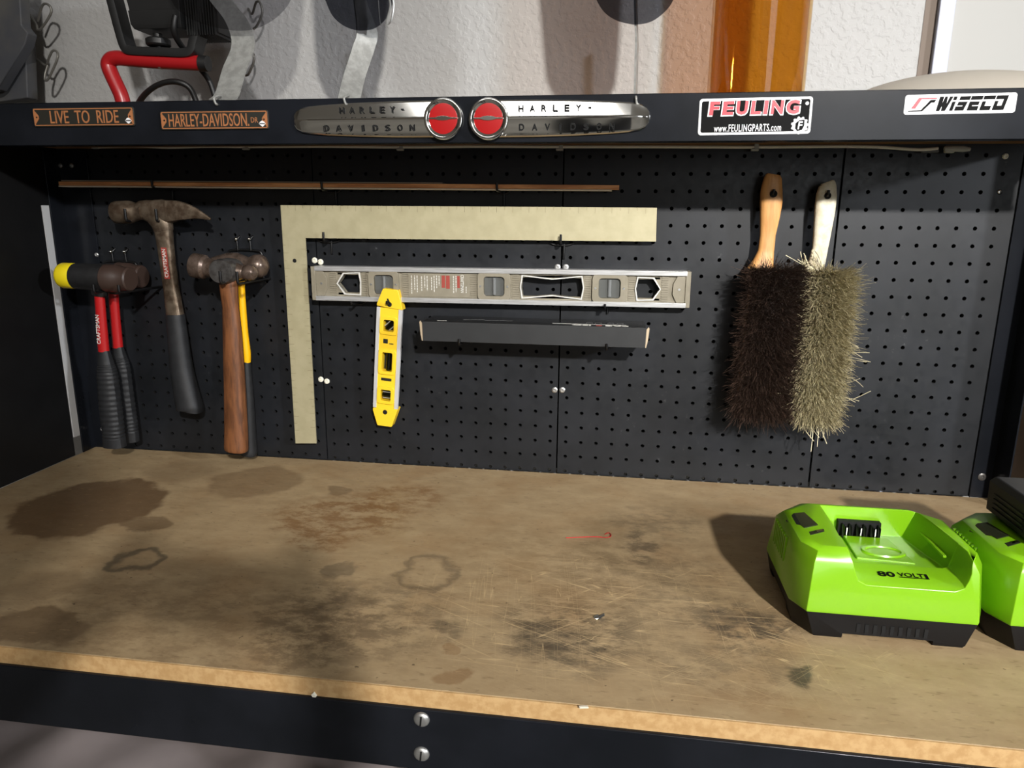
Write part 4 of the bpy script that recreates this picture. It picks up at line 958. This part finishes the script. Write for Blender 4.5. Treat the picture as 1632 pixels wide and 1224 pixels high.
def charger(label):
    t = thing('battery_charger', (0, 0, 0), label, 'charger', 'green chargers on the worktop'); t['_o'] = (0, 0, 0)
    bs = MB().rings([octa(0.0, 3.45, 2.95, 2.85, 0.62, 0.6, 0.95), octa(0.12, 3.52, 3.0, 2.92, 0.62, 0.6, 0.95), octa(1.12, 3.72, 3.02, 3.0, 0.5, 0.6, 0.95)])
    b = bs.build('base', MATS['charger_black'], t)
    cs = [MB().box((-1.75, -3.4, -0.2), (1.7, -2.0, 0.22)), MB().box((-3.9, -1.2, -0.2), (-3.1, 1.9, 0.45))]
    cut(b, cs)
    for i in range(9): MB().box((-1.25 + i * 0.32, -3.035, 0.33), (-1.11 + i * 0.32, -2.98, 0.72)).build('vent_slot', MATS['void_black'], b)
    gm = MB().rings([octa(1.08, 3.72, 3.02, 3.0, 0.5, 0.6, 0.95), octa(1.2, 3.74, 3.04, 3.02, 0.5, 0.6, 0.95), octa(3.15, 3.60, 2.82, 2.75, 0.52, 0.9, 0.95), octa(3.58, 3.40, 2.58, 2.42, 0.48, 1.0, 0.8), octa(3.72, 3.12, 2.36, 2.15, 0.42, 1.0, 0.7)])
    g = gm.build('housing', MATS['green_plastic'], t)
    def sec(y, x0, x1, X0, X1, z0, zt=4.4, r=0.3):
        pts = [(X0, zt), (x0, z0 + r), (x0 + r * .3, z0 + r * .3), (x0 + r, z0), (x1 - r, z0), (x1 - r * .3, z0 + r * .3), (x1, z0 + r), (X1, zt)]
        return [V((x, y, z)) for x, z in pts]
    c1 = MB().rings([sec(-4.0, -1.5, 2.75, -2.0, 3.1, 1.98, r=0.5), sec(-3.02, -1.5, 2.75, -2.0, 3.1, 2.32, r=0.5), sec(-2.7, -1.5, 2.72, -2.0, 3.1, 2.5, r=0.45), sec(-1.45, -1.45, 2.65, -1.95, 3.1, 2.66, r=0.3), sec(-1.25, -1.42, 2.62, -1.95, 3.05, 2.46, r=0.12), sec(2.02, -1.2, 2.1, -1.9, 2.75, 2.40, r=0.1)])
    cut(g, [c1])
    bv = g.modifiers.new('bevel', 'BEVEL'); bv.width = 0.05 * U; bv.segments = 2; bv.limit_method = 'ANGLE'; bv.angle_limit = math.radians(30)
    # terminal block on the back wall of the bay
    tb_ = MB().box((-0.85, 1.72, 2.42), (1.0, 2.1, 3.12)).build('terminal_block', MATS['void_black'], t)
    for i in range(6):
        x = -0.72 + i * 0.31; MB().prism([(x, 1.5, 2.44), (x + 0.09, 1.45, 2.44), (x + 0.09, 1.45, 2.95), (x, 1.6, 3.05)], (0.07, 0.3, 0)).build('fin', MATS['black_wire'], tb_)
        if i % 2 == 1: MB().box((x - 0.13, 1.52, 2.45), (x - 0.08, 1.75, 2.9)).build('contact', MATS['chrome'], tb_)
    # raised plate with an oval seat on the bay floor
    pd = MB().prism([(-0.75, -0.7, 2.40), (1.55, -0.9, 2.40), (1.25, 1.5, 2.40), (-0.65, 1.5, 2.40)], (0, 0, 0.13)).build('bay_plate', MATS['green_plastic'], t, bevel=0.04)
    MB().rings([[V((0.55 + a_ * math.cos(q * math.pi / 16), 0.0 + b_ * math.sin(q * math.pi / 16), z)) for q in range(32)] for a_, b_, z in ((0.92, 0.56, 2.52), (0.88, 0.52, 2.6), (0.74, 0.42, 2.6), (0.70, 0.39, 2.545))]).build('oval_pad', MATS['green_plastic'], pd, sharp=40)
    MB().box((2.42, -1.2, 3.0), (2.56, 1.4, 3.1)).build('bay_rail', MATS['green_plastic'], g, bevel=0.02)
    # indicator panel and slots on the left shoulder
    pn = MB().prism([(-3.10, 0.76, 3.76), (-2.62, 0.95, 3.76), (-2.36, -0.35, 3.76), (-3.02, -0.74, 3.76), (-3.10, -0.5, 3.76)], (0, 0, -0.2))
    pn.prism([(-3.47, 0.58, 3.47), (-3.10, 0.76, 3.76), (-3.10, -0.5, 3.76), (-3.42, 0.1, 3.52)], (0, 0, -0.2)).build('indicator_panel', MATS['charger_dark'], t)
    sl = MB()
    for i in range(8): sl.obox((-3.66, -0.5 + i * 0.28, 2.6), (0.05, 0, 0.02), (0, 0.055, 0), (0.02, 0, 0.55))
    sl.build('side_rib', MATS['green_plastic'], g)
    MB().prism([(-2.92, -1.10, 3.70), (-2.24, -0.78, 3.74), (-2.28, -1.04, 3.74), (-2.94, -1.42, 3.70)], (0, 0, 0.03)).build('light_window', MATS['charger_dark'], t, bevel=0.01)
    MB().prism([(-2.6, -0.99, 3.765), (-2.3, -0.85, 3.77), (-2.34, -1.02, 3.77), (-2.62, -1.18, 3.765)], (0, 0, 0.012)).build('light_window_face', MATS['chrome'], t)
    # the number and word on the sloping front of the bay
    lt = MB(); ay = V((0, 1.1, 0.13)).normalized(); o = V((0.22, -2.2, 2.575))
    sp = V((0, 1.25, 0.16)).normalized()
    text_into(lt, '80', o + V((-0.30, 0, 0)), (1, 0, 0), sp, 0.34, 0.66, 0.02, bold=0.018)
    text_into(lt, 'VOLT', o + V((0.65, 0, 0)) + sp * 0.04, (1, 0, 0), sp, 0.26, 0.98, 0.02)
    for k_ in (0, 1): lt.obox(o + V((0.65 + 0.05 * k_, 0, 0.012)) - sp * (0.15 + 0.0 * k_), (0.5, 0, 0), sp * 0.02, (0, 0, 0.006))
    lt.obox(o + V((1.24, 0, 0.012)), (0.05, 0, 0), sp * 0.17, (0, 0, 0.006))
    lt.build('lettering', MATS['sticker_black'], t)
    return t
ch1 = charger('bright green and black battery charger with an empty bay, in full view on the worktop')
ch2 = copy_thing(ch1, (38.0, -14.25, 0), 'green and black battery charger cut off by the right edge, carrying a battery')
ch1.location = V((30.3, -14.4, 0)) * U
bt = thing('battery', (37.8, -13.8, 2.5), 'black battery pack seated on the right-hand charger', 'battery')
MB().rings([[V((37.9 + x, -13.7 + y, z)) for x, y in ((-1.45 * s, -1.75 * s2), (1.7 * s, -1.75 * s2), (1.7 * s, 1.55 * s2), (-1.45 * s, 1.55 * s2))] for z, s, s2 in ((2.55, .8, .8), (3.55, .95, .95), (3.85, 1.0, 1.0), (3.9, 1.4, 1.08), (5.25, 1.42, 1.1), (5.5, 1.3, 1.0))]).build('case', MATS['black_plastic'], bt, bevel=0.08)
gr = MB()
for i in range(4): gr.box((35.80, -15.0, 4.1 + i * 0.22), (35.9, -12.6, 4.19 + i * 0.22))
gr.build('side_ribs', MATS['black_plastic'], bt)

# small things lying on the worktop
rd_ = smooth_path([atz(u, v, 0.05) for u, v in ((902, 857), (925, 856), (950, 855.5), (968, 856.5), (974, 853), (970, 849), (964, 851.5))], 5)
tag(MB().tube(rd_, 0.022, 6).build('red_thread', MATS['thread_red']), 'short red plastic thread lying on the worktop', 'thread')
p = atz(955, 984, 0); sv = MB(); random.seed(4)
for i in range(5): sv.obox((p.x + random.uniform(-.15, .15), p.y + random.uniform(-.12, .12), 0.05), (0.09, 0.03 * i, 0.02), (-0.01, 0.03, 0.02), (0, 0.01, 0.02))
tag(sv.build('foil_scrap', MATS['chrome']), 'tiny shiny foil scrap on the scratched part of the worktop', 'scrap')
p = atz(930, 1128, 0); tag(MB().obox((p.x, p.y, 0.03), (0.16, 0.03, 0), (-0.02, 0.05, 0), (0, 0, 0.025)).build('wood_chip', MATS['stick_pale'], bevel=0.01), 'tiny pale wood chip near the front edge of the worktop', 'chip')
p = at(501, 1108, -23.18); tag(MB().obox((p.x, -23.2, p.z + .02), (0.05, 0, 0.05), (0, 0.05, 0), (-0.05, 0, 0.08)).build('white_crumb', MATS['screw_white'], bevel=0.01), 'tiny white crumb caught at the front edge above the black beam', 'crumb')

# ------------------------------------------------------------------ things standing on the shelf
SH = 21.4
# amber glass cylinder
c = V((25.65, -4.0, SH)); ag = thing('amber_glass_jar', tuple(c), 'tall amber glass cylinder standing on the shelf above the red-lettered sticker', 'jar')
prof = [(0.0, 0.5), (0.02, 2.15), (0.12, 2.36), (0.3, 2.42), (14.0, 2.42), (14.0, 2.27), (0.42, 2.27), (0.3, 2.0), (0.25, 0.0)]
o = MB().lathe((c.x, c.y, c.z), (0, 0, 1), prof, 56); o.build('glass', MATS['amber_glass'], ag, sharp=50)
# beige dome
c = V((36.3, -3.4, SH)); dm = MB()
dm.rings([[V((c.x + 6.8 * r * math.cos(2 * math.pi * k / 56), c.y + 3.9 * r * math.sin(2 * math.pi * k / 56), SH + z)) for k in range(56)] for r, z in [(0.98, 0.0), (1.0, 0.12)] + [(math.cos(q * math.pi / 24), 0.12 + 2.4 * math.sin(q * math.pi / 24)) for q in range(1, 12)] + [(0.02, 2.53)]])
tag(dm.build('beige_dome', MATS['dome_beige'], None, sharp=60), 'low beige dome standing at the right end of the shelf', 'bowl')
# work light on its red tube stand
wl_ = thing('work_light', (-8, -4, SH), 'black work light with finned head on a red tubular stand', 'lamp')
Y = -4.0
pts = [at(198, 172, Y), at(193, 152, Y), at(184, 132, Y), at(175, 112, Y), at(173, 102, Y), at(178, 94.5, Y), at(188, 92.5, Y), at(205, 94, Y), at(250, 97.5, Y), at(322, 101, Y)]
kx_ = pxw(250, 98, Y, 1)
MB().tube(smooth_path(pts, 6), 10.6 * kx_, 16).build('stand_tube', MATS['lamp_red'], wl_, sharp=60)
pp = at(191, 165, Y); MB().tube([(pp.x - .1, Y, SH + 1.0), (pp.x - .3, Y, SH + .35), (pp.x - .3, Y + 2.8, SH + .35)], 10.2 * kx_, 14).build('stand_tube', MATS['lamp_red'], wl_, sharp=60)
MB().tube([at(320, 101, Y), at(332, 101.6, Y)], [11.4 * kx_, 10.6 * kx_], 16).build('end_plug', MATS['lamp_black'], wl_, sharp=50)
yk = smooth_path([at(183, -40, Y), at(182, -8, Y), at(186, 10, Y), at(196, 48, Y), at(203, 72, Y), at(209, 81, Y), at(222, 83.5, Y), at(262, 85, Y), at(298, 86.5, Y), at(310, 82, Y), at(314, 68, Y), at(321, 42, Y), at(326, 15, Y), at(330, -30, Y)], 4)
MB().sweep(yk, [6.5 * kx_] * len(yk), 0.55, n=8, power=6).build('yoke', MATS['lamp_black'], wl_, sharp=40)
hd = MB(); H0 = at(214, -60, Y); H1 = at(312, 48, Y); a_ = at(222, 52, Y)
hd.rings([[V((x, y, z)) for x, y in ((-8.72 + i_, -5.0 + i_), (-5.6 - i_ * .4, -5.0 + i_), (-5.6 - i_ * .4, -2.4 - i_), (-8.72 + i_, -2.4 - i_))] for z, i_ in ((a_.z - 0.02, 0.18), (a_.z + 0.22, 0.06), (a_.z + 0.9, 0.02), (a_.z + 0.92, 0.07), (a_.z + 1.5, 0.0), (a_.z + 4.2, -0.1))])
ho = hd.build('lamp_head', MATS['lamp_black'], wl_, bevel=0.05)
fn = MB()
for i in range(12): fn.box((-5.5 + i * 0.15, -4.6, a_.z - 0.35), (-5.43 + i * 0.15, -2.6, a_.z + 3.6))
fn.box((-5.62, -4.4, a_.z - 0.2), (-3.7, -2.8, a_.z + 3.6)); fn.build('cooling_fins', MATS['lamp_black'], wl_)
kc = at(256, 70, Y)
MB().lathe((kc.x, Y - .2, kc.z), (0, 0, 1), [(-0.55, 0.2), (-0.2, 0.2), (-0.18, 0.6), (-0.1, 0.68), (0.16, 0.68), (0.25, 0.55), (0.26, 0.25), (0.5, 0.25)], 12).build('knob', MATS['lamp_black'], wl_, sharp=30)
nb = at(257, 107, Y); MB().lathe((nb.x, Y, nb.z), (0, 0, -1), [(-.1, 0.22), (0.05, 0.22), (0.12, 0.1), (0.12, 0)], 12).build('bolt', MATS['zinc'], wl_)
cb = smooth_path([at(280, 25, Y - 1), at(277, 45, Y - 1), at(282, 62, Y - .6), at(296, 82, Y + .3), at(318, 108, Y + .8), at(335, 132, Y + 1), at(345, 165, Y + 1)], 6)
MB().tube(cb, 4.2 * kx_, 8).build('cord', MATS['cord_black'], wl_, sharp=60)
cb = smooth_path([at(215, 175, Y + .5), at(228, 154, Y), at(245, 139, Y - .3), at(265, 131, Y - .4), at(285, 131, Y - .4), at(302, 140, Y - .2), at(312, 160, Y), at(314, 180, Y)], 6)
MB().tube(cb, 4.2 * kx_, 8).build('cord', MATS['cord_black'], wl_, sharp=60)

# plates on bent metal straps hooked over the lip
def plate_stand(outline, m, strap, label, wid, tiltdir, yp, clip=None):
    c = strap[0]; p0 = at(c[0], c[1], LY)
    t = thing('plate_hanger', tuple(p0), label, 'hanger')
    P = [at(u, v, yp) for u, v in outline]
    MB().prism(P, (0, 0.10, 0.0)).build('plate', MATS[m], t, bevel=0.02, sharp=50)
    pts = [at(u, v, y) for u, v, y in strap]; pts = smooth_path(pts, 5); wd = [V(q) for q in tiltdir]
    W = []
    for i in range(len(wd) - 1): W += [wd[i].lerp(wd[i + 1], k / 5) for k in range(5)]
    W.append(wd[-1]); rs = []
    for i, p in enumerate(pts):
        w_ = W[i].normalized() * wid / 2; tg = (pts[min(i + 1, len(pts) - 1)] - pts[max(i - 1, 0)]).normalized(); n_ = tg.cross(w_).normalized() * 0.045
        rs.append([p + w_ + n_, p - w_ + n_, p - w_ - n_, p + w_ - n_])
    MB().rings(rs).build('strap', MATS['galvanised'], t, sharp=40)
    hk = at(c[0], c[1], LY); q = pts[0]
    MB().tube(smooth_path([q + V((0, 0, 0.25)), V((q.x, LY - 0.1, hk.z + 0.12)), V((q.x + 0.02, LY - 0.12, hk.z - 0.05)), V((q.x + 0.08, LY - 0.09, hk.z - 0.2)), V((q.x + 0.16, LY - 0.08, hk.z - 0.2))], 4), 0.06, 8).build('hook_end', MATS['galvanised'], t, sharp=60)
    return t
def rim(pts): 
    q = smooth_path([V((u, v, 0)) for u, v in pts], 5); return [(a.x, a.y) for a in q]
o1 = rim([(250, -220), (260, -100), (264, -25), (272, 0), (286, 18), (310, 33), (345, 44), (378, 48.5), (408, 45), (436, 30), (453, 14), (462, 0), (474, -30), (482, -100), (494, -220)])
plate_stand(o1, 'clear_plate', [(352, 160, -7.3), (362, 150, -6.9), (374, 110, -5.9), (388, 72, -5.2), (378, 35, -4.9), (352, 0, -4.7), (330, -40, -4.6)], 'clear plate on a wide bent metal strap hooked over the left of the shelf lip', 1.35, [(1, 0.0, -0.05)] * 7, -5.6)
o2 = rim([(500, -220), (506, -100), (512, -20), (519, 2), (529, 24), (543, 38), (560, 46), (578, 48.5), (598, 44), (614, 30), (622, 14), (628, -5), (634, -30), (642, -100), (648, -220)])
plate_stand(o2, 'smoked_plate', [(556, 160, -7.3), (558, 150, -7.0), (566, 118, -6.0), (579, 78, -5.2), (585, 50, -4.9), (574, 0, -4.7), (572, -40, -4.6)], 'smoked grey plate on a bent strap hooked above the left chrome emblem', 1.2, [(0.75, 0.65, 0), (0.75, .65, 0), (0.75, .65, 0), (0.85, .6, 0), (0.6, .6, 0), (0.25, 1, 0), (0.25, 1, 0)], -5.6)
o3 = rim([(930, -220), (938, -100), (944, -25), (950, -2), (962, 18), (980, 31), (1000, 37), (1018, 38.5), (1040, 33), (1060, 18), (1072, 2), (1078, -20), (1086, -100), (1094, -220)])
plate_stand(o3, 'smoked_plate', [(1013, 160, -7.3), (1013, 150, -7.0), (1014, 110, -6.2), (1015, 70, -5.5), (1014, 35, -5.0), (1013, 0, -4.8), (1012, -40, -4.7)], 'smoked grey plate on a narrow upright strap above the right chrome emblem', 0.9, [(0.14, 1, 0)] * 7, -5.7)
cl = thing('wire_clip', tuple(at(620, 10, -5.8)), 'small bent wire clip hanging beside the middle smoked plate', 'clip')
MB().tube(smooth_path([at(u, v, -5.9) for u, v in ((620, -30), (627, 5), (624, 30), (619, 38), (617, 32), (622, 10), (620, -5))], 4), 0.05, 6).build('wire', MATS['zinc'], cl)
MB().tube(smooth_path([at(u, v, -5.9) for u, v in ((602, -10), (604, 20), (606, 40))], 4), 0.035, 6).build('wire', MATS['black_wire'], cl)

# wire hooks on the wall at the left
def wall_hook(pts, label):
    p = at(pts[0][0], pts[0][1], WY - 0.3); t = thing('wall_hook', tuple(p), label, 'hook')
    y = WY - 1.6
    MB().tube(smooth_path([at(u, v, yy) for u, v, yy in pts], 5), 0.075, 8).build('wire', MATS['wire_grey'], t, sharp=60)
    return t
wall_hook([(36, 10, WY - .05), (48, 24, 1.3), (58, 40, 0.6), (60, 47, 0.4), (66, 45, 0.3), (80, 24, 0.2), (81, 12, 0.2), (74, 6, 0.2), (67, 10, 0.3), (60, 34, 0.5)], 'grey wire hook on the wall, upper one of the two at the left')
wall_hook([(48, 87, WY - .05), (60, 95, 1.2), (73, 104, 0.6), (78, 92, 0.3), (84, 81, 0.2), (91, 83, 0.2), (91, 95, 0.1), (78, 124, 0.2), (72, 128, 0.3), (72, 118, 0.4), (76, 104, 0.5)], 'grey wire hook on the wall, lower one of the two at the left')
wall_hook([(396, 14, WY - .05), (402, 22, 1.4), (408, 4, 0.8), (414, 4, 0.7), (418, 20, 0.7), (410, 40, 0.8), (404, 46, 0.9)], 'grey wire hook on the wall behind the clear plate')
wall_hook([(388, 112, WY - .05), (392, 104, 1.4), (398, 88, 1.0), (404, 86, 0.9), (404, 100, 0.9), (396, 118, 1.0), (390, 120, 1.1)], 'grey wire hook on the wall behind the strap of the clear plate')
# dark grey folded cover cut off by the left edge
dg_ = MB()
def leaf(pts, y, d): dg_.prism([at(u, v, y) for u, v in pts], (0, d, 0))
leaf([(-90, -60), (28, -60), (34, 40), (44, 52), (40, 70), (-4, 142), (-90, 160)], -1.6, 0.8)
leaf([(-90, 40), (40, 66), (44, 156), (-90, 175)], -0.6, 0.9)
dg_.box((-22.5, -0.6, 21.4), (-17.4, 0.2, 22.5))
tag(dg_.build('folded_cover', MATS['dark_grey_cloth'], None, bevel=0.08), 'dark grey angular cover cut off by the left edge above the shelf', 'cover')

# ------------------------------------------------------------------ below and beside the bench
sh = MB(); n1, n2 = 30, 14; random.seed(9)
g_ = []
for j in range(n2 + 1):
    row = []
    for i in range(n1 + 1):
        x = XL - 2 + i * (14.0 - XL) / n1; yv = -20.8 + j * 1.3
        z = -8.6 - 0.10 * j + 0.35 * math.sin(i * 0.5 + j * 0.35) * math.sin(j * 0.5) + 0.18 * math.sin(i * 1.3 - j * 0.7)
        row.append(V((x, yv, z)))
    g_.append(row)
vs = [p for r in g_ for p in r]; fs = [(j * (n1 + 1) + i, j * (n1 + 1) + i + 1, (j + 1) * (n1 + 1) + i + 1, (j + 1) * (n1 + 1) + i) for j in range(n2) for i in range(n1)]
sh.add(vs + [p - V((0, 0, 0.15)) for p in vs], fs + [tuple(q + len(vs) for q in f)[::-1] for f in fs])
tag(sh.build('plastic_sheet', MATS['pale_sheet'], None, sharp=80), 'pale plastic sheet draped over stored goods below the front beam', 'sheet')
tag(MB().box((XL, -20.5, -36), (12, -3, -11.2)).build('storage_bin', MATS['dome_beige'], None, bevel=0.3), 'pale bin below the bench hidden under the plastic sheet', 'bin')
tag(MB().box((43.4, -1.6, -20), (62, 1.9, 7.0)).build('brown_block', MATS['brown_block'], None, bevel=0.1), 'brown block standing beyond the right end of the bench', 'box')  # plain brown block filling the area past the bench
yc = smooth_path([(43.9, -1.9, 9), (43.3, -1.9, 7.4), (43.2, -1.9, 5.8), (43.4, -1.9, 4.8), (43.9, -1.9, 4.0)], 6)
tag(MB().tube(yc, 0.16, 8).build('yellow_cord', MATS['cord_yellow']), 'yellow cord hanging on the wall right of the bench', 'cord')

# ------------------------------------------------------------------ the photographer, standing behind the camera
pn_ = thing('person', (16.2, -66, -36), 'person in dark shirt and trousers standing before the bench holding a phone', 'person')
sv_, se_ = [], []
def chain(pts, start=None):
    prev = start
    for x, y_, z, r in pts:
        sv_.append((x, y_, z, r)); k = len(sv_) - 1
        if prev is not None: se_.append((prev, k))
        prev = k
    return prev
root = chain([(16.2, -67, 0, 5.6)])
chest = chain([(16.2, -67, 5, 5.2), (16.2, -66, 11, 5.9), (16.2, -65.3, 15.5, 5.4)], root)
neck = chain([(16.2, -64.6, 19.3, 2.5), (16.1, -63.6, 21.6, 2.4), (16.1, -62.6, 24.2, 3.3), (16.1, -62.4, 27.0, 3.5), (16.1, -62.8, 29.0, 2.6)], chest)
for s in (-1, 1):
    sh_ = chain([(16.2 + s * 6.3, -65, 16.2, 2.7), (16.2 + s * 8.6, -63, 11.5, 2.1), (16.2 + s * 9.2, -58.5, 6.8, 1.75), (16.2 + s * 7.0, -52, 10.2, 1.5), (16.2 + s * 5.2, -47.8, 13.6, 1.05), (16.2 + s * 4.5, -46.9, 14.9, 1.25)], chest)
    for k in range(4):
        chain([(16.2 + s * (4.3 - 0.1 * k), -46.3 + 0.25 * k, 16.9 - 0.8 * k, 0.42), (16.2 + s * (3.7 - 0.1 * k), -45.4 + 0.0 * k, 17.9 - 0.95 * k, 0.40), (16.2 + s * (2.7 - 0.1 * k), -45.25, 18.0 - 1.0 * k, 0.36)], sh_)
    chain([(16.2 + s * 3.6, -47.0, 15.6, 0.45), (16.2 + s * 2.9, -46.4, 16.0, 0.4), (16.2 + s * 2.3, -46.0, 15.8, 0.34)], sh_)
    chain([(16.2 + s * 3.6, -67, -3.5, 4.0), (16.2 + s * 4.1, -66.6, -17, 2.7), (16.2 + s * 4.2, -67.4, -31.5, 1.9), (16.2 + s * 4.4, -65.6, -34.2, 1.7), (16.2 + s * 4.8, -61.5, -34.8, 1.3)], root)
og = V((16.2, -66, -36))
me = bpy.data.meshes.new('body'); me.from_pydata([(V(q[:3]) - og) * U for q in sv_], se_, [])
bo = bpy.data.objects.new('body', me); COL.objects.link(bo); bo.parent = pn_
m = bo.modifiers.new('skin', 'SKIN'); m.use_smooth_shade = True
for k, q in enumerate(sv_): me.skin_vertices[0].data[k].radius = (q[3] * U, q[3] * U * 0.9)
me.skin_vertices[0].data[0].use_root = True
bo.modifiers.new('sub', 'SUBSURF').render_levels = 2
dg = bpy.context.evaluated_depsgraph_get(); dg.update()
me2 = bpy.data.meshes.new_from_object(bo.evaluated_get(dg)); bo.modifiers.clear(); bo.data = me2
for n_ in ('skin', 'shirt', 'trousers'): me2.materials.append(MATS[n_])
for f in me2.polygons:
    c = f.center / U + og; f.material_index = 2 if c.z < 1 else (0 if (c.z > 18.6 or c.y > -49.5) else 1)
hr = MB().rings([[V((16.1 + r * 1.0 * math.cos(2 * math.pi * k / 20), -63.0 + r * 1.08 * math.sin(2 * math.pi * k / 20), z)) for k in range(20)] for z, r in ((26.6, 3.55), (28.2, 3.6), (29.6, 3.2), (30.7, 2.2), (31.1, 0.6))])
hr.build('hair', MATS['hair'], None, sharp=80).parent = None
hb = bpy.data.objects['hair']; hb.data.transform(Matrix.Translation(-og * U)); hb.parent = pn_
ph = MB().box((13.4, -45.45, 14.3), (19.3, -45.1, 17.2)).build('phone', MATS['black_panel'], None, bevel=0.12)
tag(ph, 'black phone held up by the person in front of the bench', 'phone')

for o in bpy.data.objects:
    if '_o' in o: del o['_o']
